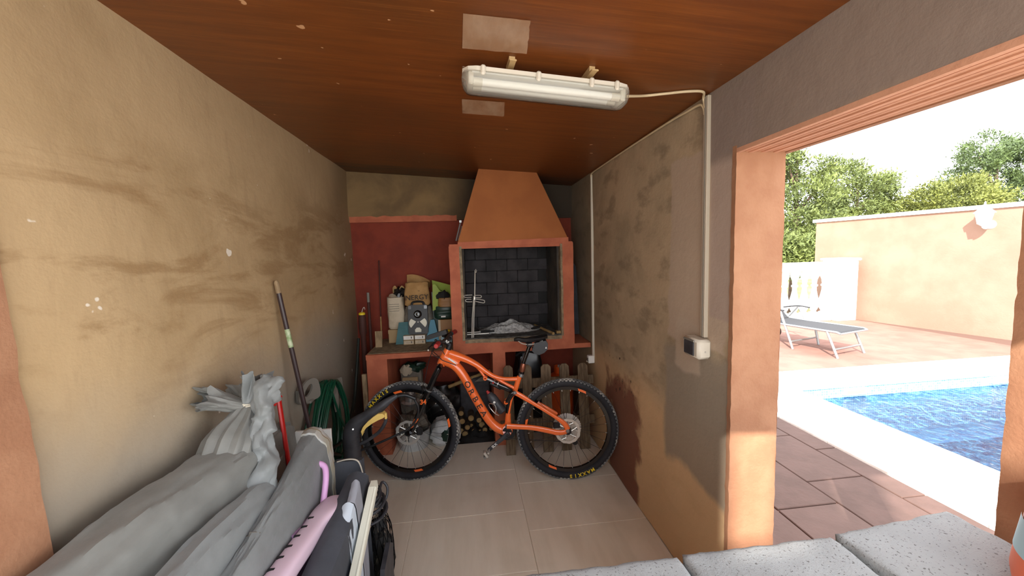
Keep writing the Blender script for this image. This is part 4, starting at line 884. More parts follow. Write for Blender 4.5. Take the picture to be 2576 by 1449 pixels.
# covered parasols: long cloth bags standing in a row, each reaching the floor
def cover(name, lab, secs, m_, seed, neck=None, nfold=9, ny=90, nphi=80, fold=.015):
    """secs: (y, cx, cz, hx, hz, foldgain, sq)"""
    ys = [s_[0] for s_ in secs]; rr = []
    for i in range(ny + 1):
        y = ys[0] + (ys[-1] - ys[0]) * i / ny; g = [lerpf(ys, [s_[k_] for s_ in secs], y) for k_ in range(1, 7)]; cx_, cz_, hx, hz, fg, sq = g; ring = []
        for j in range(nphi):
            t = 2 * math.pi * j / nphi; c, s_ = math.cos(t), math.sin(t)
            x = math.copysign(abs(c) ** sq, c); z = math.copysign(abs(s_) ** sq, s_)
            q = Vector((c * 1.6 + seed, y * 1.5, s_ * 1.6)); ad_ = Vector((c * 2.2 + seed, y * 2.4 - c * 1.6, s_ * 2.2)); big = mnoise.noise(q) * .8 + .55 * (1 - 3.2 * abs(mnoise.noise(ad_))) + .32 * (1 - 3 * abs(mnoise.noise(ad_ * 2.3 + Vector((4, 0, 0))))) + .16 * mnoise.noise(Vector((c * 9, y * 9, s_ * 9 + seed)))
            pl_ = math.sin(t * nfold + 2 * mnoise.noise(Vector((y * 2, seed, 0)))) * fg
            k_ = fold * big + pl_ * min(hx, hz) * .22
            ring.append((cx_ + x * hx + c * k_, y, max(.004, cz_ + z * hz + s_ * k_)))
        rr.append(ring)
    return MB().rings(rr, cap=True)
def ruffle(mb, c, ax, r0, r1, L_, seed, n=60, k=12):
    """crumpled flare of cloth beyond a tie: deep irregular folds, curled lip"""
    ax = Vector(ax).normalized(); a = Vector((0, 0, 1)) if abs(ax.z) < .8 else Vector((1, 0, 0)); a = (a - ax * a.dot(ax)).normalized(); b = ax.cross(a); rr = []
    def ring(v, inner):
        o_ = []
        for j in range(n):
            t = 2 * math.pi * j / n; c1, s1 = math.cos(t), math.sin(t)
            f1 = mnoise.noise(Vector((c1 * 1.5 + seed, s1 * 1.5, v * 1.1))); f2 = mnoise.noise(Vector((c1 * 3.4 + seed, s1 * 3.4, v * 2.2))); f3 = mnoise.noise(Vector((c1 * 7 + seed, s1 * 7, v * 3)))
            r = (r0 + (r1 - r0) * v ** .7) * (1 + v * (.95 * f1 + .65 * f2 + .2 * f3)) * (.80 if inner else 1); L2 = L_ * v * (1 + .45 * mnoise.noise(Vector((c1 * 1.2, s1 * 1.2 + seed, 3))) + .2 * f2) - (.012 if inner else 0)
            sq_ = .62
            o_.append(Vector(c) + ax * (L2 - .35 * r * v * max(0, f1)) + a * c1 * r * sq_ + b * s1 * r * 1.15 + ax.cross(a) * .02 * f2 * v)
        return o_
    for i in range(k + 1): rr.append(ring(i / k, False))
    for v in (.92, .7, .45): rr.append(ring(v, True))
    return mb.rings(rr, cap=False)
cA = thing('covered_parasol', 'largest bundle in a grey weatherproof cover with a corded gathered neck, along the left wall', 'parasol cover', (-.94, 1.3, 0))
secs = [(.82, -.945, .49, .112, .485, .05, .64), (1.10, -.94, .50, .116, .488, .06, .60), (1.38, -.924, .50, .128, .482, .10, .55), (1.47, -.915, .50, .128, .472, .16, .58), (1.53, -.91, .51, .105, .42, .3, .7), (1.56, -.91, .54, .06, .32, .5, .9)]
part('cover', cover('c', '', secs, 'cover', 3), 'cover', cA, True)
neck = Vector((-.900, 1.605, 1.070)); nax = Vector((.10, .45, .75))
def pleatneck(mb, path, rad, npl, seed, n=64, k=5):
    P_ = catmull([Vector(p) for p in path], k); R_ = [lerpf(range(len(rad)), rad, i / k) for i in range(len(P_))]; rr = []
    for i, p in enumerate(P_):
        t_ = (P_[min(i + 1, len(P_) - 1)] - P_[max(i - 1, 0)]).normalized(); a = Vector((1, 0, 0)); a = (a - t_ * a.dot(t_)).normalized(); b = t_.cross(a); v = i / (len(P_) - 1)
        ring = []
        for q in np.linspace(0, 2 * math.pi, n, endpoint=False):
            d_ = a * math.cos(q) + b * math.sin(q); w = .05 + .22 * v
            ring.append(p + d_ * R_[i] * (1 + w * (math.sin(npl * q + 1.5 * mnoise.noise(Vector((v * 2, seed, 0)))) * .6 + 1.1 * mnoise.noise(Vector((math.cos(q) * 2.6, math.sin(q) * 2.6 + seed, v * 1.2))))))
        rr.append(ring)
    return mb.rings(rr, cap=False)
part('gathered_neck', pleatneck(MB(), [(-.925, 1.43, .86), (-.918, 1.50, .955), (-.908, 1.56, 1.015), tuple(neck), (-.898, 1.62, 1.092)], [.098, .094, .062, .030, .030], 13, 3.3), 'cover', cA, True)
part('ruffled_end', ruffle(MB(), neck, Vector((.15, .35, .9)), .028, .060, .115, 1.3), 'cover2', cA, True)
part('ruffled_end', ruffle(MB(), neck + Vector((-.01, .0, .0)), Vector((-.75, -.45, .42)), .030, .058, .165, 4.1), 'cover', cA, True)
part('ruffled_end', ruffle(MB(), neck + Vector((.0, .01, .0)), Vector((-.35, .6, .35)), .028, .055, .12, 9.4), 'cover', cA, True)
part('ruffled_end', ruffle(MB(), neck + Vector((.015, 0, .0)), Vector((.55, .25, .75)), .026, .045, .10, 7.7), 'cover2', cA, True)
for q_ in (0, .010): part('tie_cord', MB().tube([neck + Vector((.037 * math.cos(t), .034 * math.sin(t), q_ + .006 * math.sin(2 * t + q_ * 90) - .35 * .034 * math.sin(t))) for t in np.linspace(0, 2 * math.pi, 24)][:-1], .0036, 6, closed=True), 'rope', cA, True)
part('tie_cord', MB().tube(catmull([neck + Vector((.01, -.038, .01)), neck + Vector((.05, -.045, .012)), neck + Vector((.072, -.05, -.03)), neck + Vector((.070, -.055, -.085))], 5), .0032, 6), 'rope', cA, True)
part('tie_cord', MB().tube(catmull([neck + Vector((.01, -.036, .01)), neck + Vector((-.035, -.055, -.045)), neck + Vector((-.065, -.085, -.09)), neck + Vector((-.085, -.12, -.125))], 5), .0032, 6), 'rope', cA, True)
cB = thing('covered_parasol', 'narrow grey covered bundle with a scrunched neck, second from the left wall', 'parasol cover', (-.80, 1.3, 0))
secs = [(.84, -.755, .455, .068, .445, .06, .66), (1.10, -.765, .45, .066, .440, .10, .64), (1.36, -.774, .44, .060, .42, .16, .64), (1.45, -.774, .43, .052, .395, .3, .72), (1.50, -.780, .45, .036, .34, .5, .9)]
part('cover', cover('c', '', secs, 'cover2', 12, nfold=7, fold=.012), 'cover2', cB, True)
m = MB(); P_ = catmull([(-.784, 1.42, .775), (-.796, 1.475, .86), (-.810, 1.51, .925), (-.824, 1.52, .985), (-.818, 1.555, 1.035), (-.822, 1.57, 1.09), (-.816, 1.60, 1.14), (-.812, 1.63, 1.165)], 7); rr = []; RB = [.055, .048, .036, .040, .034, .040, .044, .036]
for i, p in enumerate(P_):
    t_ = (P_[min(i + 1, len(P_) - 1)] - P_[max(i - 1, 0)]).normalized(); a = Vector((1, 0, 0)); a = (a - t_ * a.dot(t_)).normalized(); b = t_.cross(a); r = lerpf(range(8), RB, i / 7)
    rr.append([p + (a * math.cos(q) + b * math.sin(q)) * r * (1 + .16 * math.sin(3 * q + i * .33) + .20 * math.sin(2 * q - i * .52 + 1) + .42 * mnoise.noise(Vector((math.cos(q) * 1.3, math.sin(q) * 1.3, i * .18))) + .17 * mnoise.noise(Vector((math.cos(q) * 3.2, math.sin(q) * 3.2, i * .5)))) for q in np.linspace(0, 2 * math.pi, 44, endpoint=False)])
part('scrunched_neck', m.rings(rr), 'cover2', cB, True)
cC = thing('covered_parasol', 'pale grey covered bundle with a stained hem at its far end, third from the wall', 'parasol cover', (-.72, 1.3, 0))
secC = [(.84, -.676, .405, .046, .395, .06, .78), (1.15, -.690, .41, .050, .400, .08, .76), (1.45, -.712, .415, .056, .402, .08, .74), (1.68, -.746, .42, .076, .405, .08, .72), (1.80, -.762, .425, .084, .402, .08, .7)]
part('cover', cover('c', '', secC, 'cover2', 27, nfold=5, fold=.016), 'cover2', cC, True)
hs = [(1.80, -.762, .43, .086, .407, .08, .7), (1.845, -.766, .43, .088, .409, .08, .7), (1.872, -.768, .43, .087, .408, .08, .7), (1.88, -.768, .43, .078, .398, .08, .7)]
part('hem', cover('c', '', hs, 'cover2', 27, nfold=5, ny=8, fold=.016), mat('stained hem cloth', S(176, 168, 148), .7, c2=S(188, 187, 182), vs_=14), cC, True, 'yellowed hem')
hs = [(1.838, -.7655, .43, .0884, .4096, .08, .7), (1.843, -.766, .43, .0884, .4096, .08, .7)]
part('hem_stitching', cover('c', '', hs, 'cover2', 27, nfold=5, ny=2, fold=.016), 'wood_old', cC, True)
gl_ = lambda y, e_: (y, lerpf([.84, 1.15, 1.45], [-.676, -.696, -.722], y), lerpf([.84, 1.15, 1.45], [.405, .41, .415], y), lerpf([.84, 1.15, 1.45], [.046, .050, .056], y) + e_, lerpf([.84, 1.15, 1.45], [.395, .400, .405], y) + e_, .08, .76)
part('seam', cover('c', '', [gl_(1.205, .0015), gl_(1.2085, .0015)], 'cover2', 27, nfold=5, ny=2, fold=.016), 'grey_ink', cC, True)
cD = thing('covered_parasol', 'dim grey covered bundle lying low behind the largest one against the left wall', 'parasol cover', (-1.0, 1.9, 0))
secs = [(1.78, -1.005, .40, .050, .39, .1, .7), (2.05, -1.005, .41, .050, .40, .15, .7), (2.14, -1.0, .41, .03, .36, .2, .8)]
part('cover', cover('c', '', secs, 'cover', 44, nfold=5, ny=20), 'cover', cD, True)
# white board edge and red handle behind the covers
m = MB().box((-.99, 2.165, 0), (-.80, 2.180, .700), bev=.002); solo('whiteboard_sheet', 'white board whose top edge shows behind the pale grey cover', 'panel', m, 'white')
rt = atx(700, 998, -.99); rb = atx(712, 1075, -.97)
rh = thing('red_handle', 'bright red plastic tool handle standing behind the covers near the left wall', 'handle', (rb.x, rb.y, 0))
dv = (rb - rt).normalized(); ft = rt + dv * (rt.z / -dv.z)
part('shaft', MB().tube([ft, rt], [.014, .015], 8, flat=.7), 'red_plastic', rh, True); part('hook', MB().tube([rt + Vector((.0, .012, -.004)), rt + Vector((0, -.03, -.012)), rt + Vector((0, -.045, -.03))], [.015, .012, .008], 8, flat=.7), 'red_plastic', rh, True)
# broom handle leaning on the left wall
bt_ = atx(694, 706, -1.045); b2 = atx(773, 1052, -.955); dv = (b2 - bt_).normalized(); ft = bt_ + dv * ((bt_.z - .01) / -dv.z)
br = thing('broom_handle', 'long dark metal pole with a pale worn tip leaning against the left wall', 'pole', ft)
part('shaft', MB().tube([ft, bt_ - dv * -.07], .0125, 12), mat('dark brown coated pole', S(58, 44, 44), .4), br, True); part('tip', MB().tube([bt_ + dv * .07, bt_ + dv * .01, bt_], [.0128, .0122, .006], 12), 'wood_old', br, True)
part('sticker', MB().tube([bt_.lerp(b2, .34), bt_.lerp(b2, .47)], .0131, 12), 'sticker', br, True)
# hose hanger with coiled hose
hg = thing('hose_hanger', 'grey plastic two armed hose hanger on the left wall', 'hanger', (-1.05, 2.62, .75))
for y0, zc_, nm in ((2.42, .845, 0), (2.82, .70, 1)):
    # bent plastic plate with a hole, standing out from the wall
    c = Vector((-1.0, y0, zc_)); outer = []; inner = []
    ow = ((-.085, -.05), (-.07, .02), (-.03, .062), (.02, .072), (.06, .05), (.075, .0), (.07, -.06), (.0, -.065)) if not nm else ((-.085, -.02), (-.06, .035), (.0, .07), (.06, .078), (.082, .06), (.085, -.06), (.05, -.075), (-.05, -.07))
    iw = ((-.045, -.012), (-.035, .012), (-.012, .035), (.01, .040), (.018, .025), (.010, .0), (-.012, -.022), (-.035, -.028)) if not nm else ((-.03, -.03), (-.025, .012), (.0, .035), (.035, .045), (.04, .035), (.04, -.03), (.03, -.04), (-.015, -.04))
    m = MB(); d1 = Vector((.40, .915, 0)).normalized(); up_ = Vector((0, 0, 1)); nn_ = d1.cross(up_)
    oc = [Vector((x, y, 0)) for x, y in ow]; ic = [Vector((x, y, 0)) for x, y in iw]
    def smooth_(P_): P2 = P_ + P_[:3]; return catmull([P_[-1]] + P2, 4)[4:4 + 4 * len(P_)]
    oc, ic = smooth_(oc), smooth_(ic)
    m.rings([[c + d1 * p.x + up_ * p.y + nn_ * s_ for p in o_] for o_, s_ in ((oc, -.007), (oc, .007), (ic, .007), (ic, -.007), (oc, -.007))], cap=False); part('arm', m, 'grey_plastic', hg, True)
    if nm: part('tongue', MB().tube(catmull([c + Vector((.02, -.045, .055)), c + Vector((.05, -.125, .075)), c + Vector((.065, -.15, .0)), c + Vector((.06, -.135, -.10))], 5), [lerpf([0, 4, 12, 15], [.02, .030, .028, .02], i) for i in range(16)], 10, flat=.25, flatdir=(1, -.3, 0)), 'grey_plastic', hg, True)
    part('bracket_arm', MB().box((-1.068, y0 - .03, zc_ - .075), (-.985, y0 + .03, zc_ - .055), bev=.005), 'grey_plastic', hg)
part('wall_plate', MB().prism([(-.24, .0), (.24, -.16), (.24, -.09), (-.24, .075)], (-1.055, 2.62, .785), (0, 1, 0), (0, 0, 1), (1, 0, 0), .022), 'grey_plastic', hg); part('saddle', MB().tube([(-1.045, 2.64, .765), (-.93, 2.64, .765)], .035, 10), 'grey_plastic', hg, True)
hz = thing('garden_hose', 'coiled dark green garden hose hanging on the grey wall hanger', 'hose', (-.98, 2.77, .3)); rnd = random.Random(4); path = []
nl = 15
for L_ in range(nl):
    ry, rz = .30 - .09 * rnd.random(), .285 + .03 * rnd.random(); cy_ = 2.60 + rnd.uniform(-.03, .03); x = -1.025 + .10 * L_ / nl + rnd.uniform(-.008, .008); zc = .825 - rz
    for q in range(26):
        t = 2 * math.pi * q / 26; y = cy_ + ry * math.sin(t) * (.42 + .95 * (.5 - .5 * math.cos(t)) - .30 * (.5 - .5 * math.cos(t)) ** 2) + .035 * math.cos(t); path.append((x + .10 / nl * q / 26 + .01 * math.sin(t + L_), y, zc + rz * math.cos(t) + .004 * rnd.uniform(-1, 1)))
part('coil', MB().tube(path, .0082, 7), 'green_hose', hz, True)
p0 = Vector((-.95, 2.66, .70)); part('loose_turn', MB().tube(catmull([(-.925, 2.56, .80), (-.91, 2.62, .62), (-.905, 2.72, .46), (-.91, 2.82, .36), (-.94, 2.87, .40)], 6), .0082, 8), 'green_hose', hz, True)
part('tail', MB().tube(catmull([(-.95, 2.68, .30), (-.95, 2.68, .22), (-.955, 2.68, .12), (-.96, 2.72, .009), (-.99, 2.66, .009)], 6), .014, 8), 'green_hose', hz, True)
dp = [atx(826, 1136, -.955), atx(858, 1112, -.955), atx(880, 1060, -.96), atx(892, 1000, -.965), Vector((-.97, 3.30, .72)), Vector((-.975, 3.42, .95))]
solo('dark_hose', 'thick dark hose rising from the coil into the back left corner', 'hose', MB().tube(catmull([Vector((-.925, 2.86, .10)), Vector((-.93, 2.84, .17))] + dp, 6), .012, 10), 'dark_hose', True)
# ---- pink plastic seat
pk_ = thing('pink_plastic_seat', 'faded pink moulded plastic side rail with slots and rounded end in the left heap', 'plastic seat', (-.60, 1.3, 0))
m = MB(); pts = [(-.594, .90, .735, .036), (-.596, 1.15, .705, .037), (-.598, 1.35, .675, .037), (-.598, 1.48, .655, .038), (-.594, 1.545, .648, .045), (-.586, 1.60, .640, .055), (-.582, 1.65, .630, .056), (-.585, 1.69, .622, .044), (-.588, 1.712, .616, .014)]
P_ = catmull([Vector(p[:3]) for p in pts], 5); W_ = catmull([Vector((p[3], 0, 0)) for p in pts], 5); rr = []
for p, w in zip(P_, W_):
    w = w.x; rr.append([p + Vector((math.copysign(abs(math.cos(q)) ** .7, math.cos(q)) * w, 0, math.copysign(abs(math.sin(q)) ** .8, math.sin(q)) * (.055 if math.sin(q) < 0 else .022) * min(1, w / .034))) for q in np.linspace(0, 2 * math.pi, 28, endpoint=False)])
part('side_rail', m.rings(rr), 'pink', pk_, True)
for i in range(7):
    y = 1.17 + i * .058; z = lerpf([.9, 1.15, 1.35, 1.48, 1.60], [.735, .705, .675, .655, .64], y) + .0215; part('slot', MB().box((-.626, y - .0045, z - .006), (-.606, y + .0045, z + .0018)), 'black', pk_)
part('hoop', MB().tube(catmull([(-.632, 1.66, .60), (-.633, 1.70, .65), (-.637, 1.74, .705), (-.650, 1.765, .737), (-.68, 1.77, .748), (-.70, 1.77, .71)], 6), .0125, 10), 'lilac', pk_, True)
part('inner_panel', MB().prism([(0, 0), (.30, 0), (.24, .12), (0, .18)], (-.6415, 1.42, .50), (0, 1, 0), (0, 0, 1), (1, 0, 0), .010), 'lilac_dark', pk_)
part('leg', MB().box((-.618, 1.50, 0), (-.578, 1.56, .60), bev=.01), 'pink', pk_); part('leg', MB().box((-.618, .95, 0), (-.578, 1.01, .68), bev=.01), 'pink', pk_)
for o_ in [pk_] : o_.location += Vector((-.012, -.075, .004)); BASE[o_] += Vector((-.012, -.075, .004))
# ---- folded garden chairs standing on edge
def sheet(mb, poly, x0, x1, wave=.006, seed=0): return mb.prism(poly, ((x0 + x1) / 2, 0, 0), (0, 1, 0), (0, 0, 1), (1, 0, 0), x1 - x0)
f1 = thing('folding_chair', 'folded garden chair with charcoal sling standing on edge beside the pink rail', 'chair', (-.54, 1.5, 0))
def slingsurf(yt0, yt1, zt0, zt1, x0, x1, zb, seed, bow=.012):
    m = MB()
    def fn(u, v):  # u along y, v across top then down the room side
        y = yt0 + (yt1 - yt0) * u; z = zt0 + (zt1 - zt0) * u; w = .008 * mnoise.noise(Vector((u * 3, v * 4, seed)))
        if v < .3: a = v / .3; return (x0 + (x1 - x0) * a, y, z + .018 * math.sin(math.pi * a) + w * .4)
        a = (v - .3) / .7; return (x1 + .02 * a + bow * math.sin(a * 5 + u * 2) + w, y - .0 * a, z - (z - zb) * a)
    m.grid(fn, 24, 26); return m
part('sling', slingsurf(.92, 1.725, .60, .668, -.570, -.492, .01, 1), 'fabric_dark', f1, True)
part('sling_end', MB().grid(lambda u, v: (-.570 + u * .080 + .01 * v, 1.725 + .006 * math.sin(u * 6), .675 - v * .66), 6, 14), 'fabric_dark', f1, True)
part('rear_panel', MB().prism([(0, 0), (.05, 0), (.05, .66), (0, .67)], (-.61, 1.85, 0), (0, 1, 0), (0, 0, 1), (1, 0, 0), .13), 'fabric_dark', f1)
part('strap', MB().tube(catmull([(-.655, 1.845, .675), (-.60, 1.842, .685), (-.555, 1.840, .670), (-.535, 1.835, .60)], 5), .005, 6, flat=.5), 'white_plastic', f1, True)
part('frame_tube', MB().tube([(-.575, .93, .012), (-.575, 1.79, .012), (-.575, 1.79, .60)], .011, 8), 'grey_metal', f1, True)
f2 = thing('folding_chair', 'folded garden chair with navy sling and a pale band, nearest the mesh bag', 'chair', (-.46, 1.4, 0))
def nav(y0, y1, k0=.0): return [(y0, .40 + (y0 - 1.2) * .55), (y1, .40 + (y1 - 1.2) * .55), (y1, .02), (y0, .02)]
def slab2(y0, y1, seed, x0=-.522, x1=-.470):
    m = MB()
    def fn(u, v):
        y = y0 + (y1 - y0) * u; zt = .617 + (y - 1.408) * .55; w = .006 * mnoise.noise(Vector((u * 3, v * 4, seed)))
        if v < .3: a = v / .3; return (x0 + (x1 - x0) * a, y, zt + .012 * math.sin(math.pi * a) + w)
        a = (v - .3) / .7; return (x1 + .008 * math.sin(a * 4) + w, y + .05 * a, zt - (zt - .01) * a)
    m.grid(fn, 14, 22); return m
part('navy_sling', slab2(.92, 1.408, 3), 'fabric_navy', f2, True, 'navy sling'); part('pale_band', slab2(1.408, 1.505, 4, -.515, -.468), 'fabric_pale', f2, True, 'pale grey band'); part('grey_end', slab2(1.505, 1.585, 5, -.500, -.465), 'fabric_mid', f2, True, 'mid grey end')
part('stitching', MB().tube([(-.523, 1.403, .614), (-.496, 1.403, .630), (-.469, 1.403, .616), (-.462, 1.41, .50)], .003, 5), 'fabric_pale', f2, True)
fr = [(1.665, .655), (1.70, .655), (1.705, .625), (1.14, .0), (1.02, .0)]
part('frame_board', MB().prism([(1.10, .395), (1.28, .478), (1.655, .648), (1.70, .650), (1.712, .612), (1.30, .425), (1.10, .335)], (-.440, 0, 0), (0, 1, 0), (0, 0, 1), (1, 0, 0), .026), 'cream_frame', f2)
part('frame_edge', MB().tube([(-.4265, 1.10, .396), (-.4265, 1.28, .474), (-.4265, 1.655, .642)], .007, 8), 'cream_frame', f2, True); part('foot_cap', MB().prism([(1.26, .37), (1.37, .455), (1.40, .455), (1.36, .36), (1.28, .26)], (-.436, 0, 0), (0, 1, 0), (0, 0, 1), (1, 0, 0), .010), 'yellow', f2)
part('frame_leg', MB().box((-.452, 1.11, 0), (-.430, 1.15, .36), bev=.004), 'cream_frame', f2)
for o_, s_ in ((f1, -.008), (f2, -.018)): o_.location += Vector((s_, 0, 0)); BASE[o_] += Vector((s_, 0, 0))
# ---- mesh bag, board and cable
bg_ = thing('mesh_bag', 'black mesh bag of small things standing on the tiles by the folded chairs', 'bag', (-.455, 1.90, 0)); C0 = Vector((-.452, 1.885, .20))
part('contents', MB().ball(C0 + Vector((0, 0, -.015)), .16, 22, 14, (.40, .54, 1.13), .5, 3), mat('dark mixed contents', S(44, 42, 40), .7, c2=S(120, 108, 92), vs_=28, vr=(.56, .66)), bg_, True)
m = MB()
def bagp(t, v): 
    th = math.pi * v; r = math.sin(th) ** .6; return C0 + Vector((math.cos(t) * r * .070, math.sin(t) * r * .098, -math.cos(th) * .198)) * (1 + .05 * mnoise.noise(Vector((t, v * 4, 0))))
for q in range(16): m.tube([bagp(2 * math.pi * (q / 16) + v * 1.6, v) for v in np.linspace(.04, .96, 18)], .0016, 4); m.tube([bagp(2 * math.pi * (q / 16) - v * 1.6, v) for v in np.linspace(.04, .96, 18)], .0016, 4)
part('netting', m, 'net', bg_, kind='stuff')
cb = thing('cable_coil', 'loose black cable loops lying on top of the mesh bag', 'cable', (-.47, 1.86, .39)); path = []
for q in range(70): t = q * .36; path.append((-.475 + .062 * math.cos(t) + .012 * math.sin(t * .21), 1.86 + .085 * math.sin(t) + .01 * math.cos(q * .3), .405 + .0018 * q + .012 * math.sin(t * .7)))
part('coil', MB().tube(path, .0075, 7), 'dark_plastic', cb, True); part('loose_end', MB().tube(catmull([path[-1], Vector((-.43, 1.93, .53)), Vector((-.405, 1.93, .50)), Vector((-.41, 1.90, .46)), Vector((-.45, 1.87, .44))], 5), .0065, 7), 'dark_plastic', cb, True)
m = MB().prism([(1.45, 0), (1.74, 0), (1.78, .28), (1.72, .33), (1.60, .30)], (-.420, 0, 0), (0, 1, 0), (0, 0, 1), (1, 0, 0), .02); 
db = solo('plastic_lid', 'dark grey plastic lid with a rim leaning by the cream chair frame', 'lid', m, 'dark_plastic')
for o_ in (bg_, cb): o_.location += Vector((-.040, -.050, 0)); BASE[o_] += Vector((-.040, -.050, 0))
# ---- garden power tool with yellow trigger grip
YT = 2.45
def T(px, py, y=YT): return aty(px, py, y)
gt = thing('garden_blower', 'black garden power tool standing upright with yellow trigger grip and looping cable', 'garden tool', (T(888, 1200).x, YT, 0))
pth = [Vector((T(888, 1230).x, YT, 0.0)), Vector((T(888, 1230).x, YT, .12)), T(888, 1160), T(884, 1095), T(893, 1070), T(922, 1048), T(952, 1028), T(978, 1008), T(1000, 995)]
part('body', MB().tube(catmull(pth, 6), [lerpf([0, 1, 2, 3, 4, 5, 6, 7, 8], [.06, .058, .055, .052, .050, .036, .034, .022, .011], i / 6) for i in range(49)], 16), 'dark_plastic', gt, True)
part('cable_sleeve', MB().tube(catmull([T(996, 997), T(1020, 994), T(1045, 1003)], 6), [.011 + .0015 * (i % 2) for i in range(13)], 10), 'black', gt, True)
part('cable', MB().tube(catmull([T(1040, 1000), T(1052, 1025), T(1048, 1052), T(1028, 1078), T(985, 1100), T(940, 1120), T(905, 1134)], 7), .0075, 8), 'black', gt, True)
gp = [T(x_, y_, YT - .046) for x_, y_ in ((968, 1046), (962, 1041), (950, 1042), (938, 1050), (924, 1062), (912, 1076), (908, 1086), (911, 1097), (913, 1087), (922, 1076), (936, 1066), (950, 1058), (962, 1053), (967, 1050))]
cN = Vector((0, -1, 0)); A0 = T(940, 1065, YT - .02); eu_, ev_ = Vector((1, 0, 0)), Vector((0, 0, 1))
part('trigger_grip', MB().prism([((p - A0).x, (p - A0).z) for p in gp], A0, eu_, ev_, Vector((0, -1, 0)), .05), 'yellow_pale', gt, label='worn yellow trigger grip')
part('lock_button', MB().box(T(971, 1046, YT - .03) - Vector((.008, .01, .02)), T(971, 1046, YT - .03) + Vector((.007, .01, .02)), bev=.004), 'yellow_pale', gt)
part('guard', MB().tube(catmull([T(970, 1040), T(970, 1060), T(955, 1085), T(930, 1104), T(904, 1118)], 6), .011, 8), 'dark_plastic', gt, True)
part('screw', MB().cyl(T(888, 1080, YT - .055), T(888, 1080, YT - .048), .005), 'steel', gt, True)
solo('floor_cable', 'black cable curving on the tiles behind the garden power tool', 'cable', MB().tube(catmull([(-.86, 2.30, .008), (-.90, 2.42, .008), (-.90, 2.60, .03), (-.84, 2.70, .008), (-.76, 2.66, .008)], 6), .0075, 8), 'black', True)
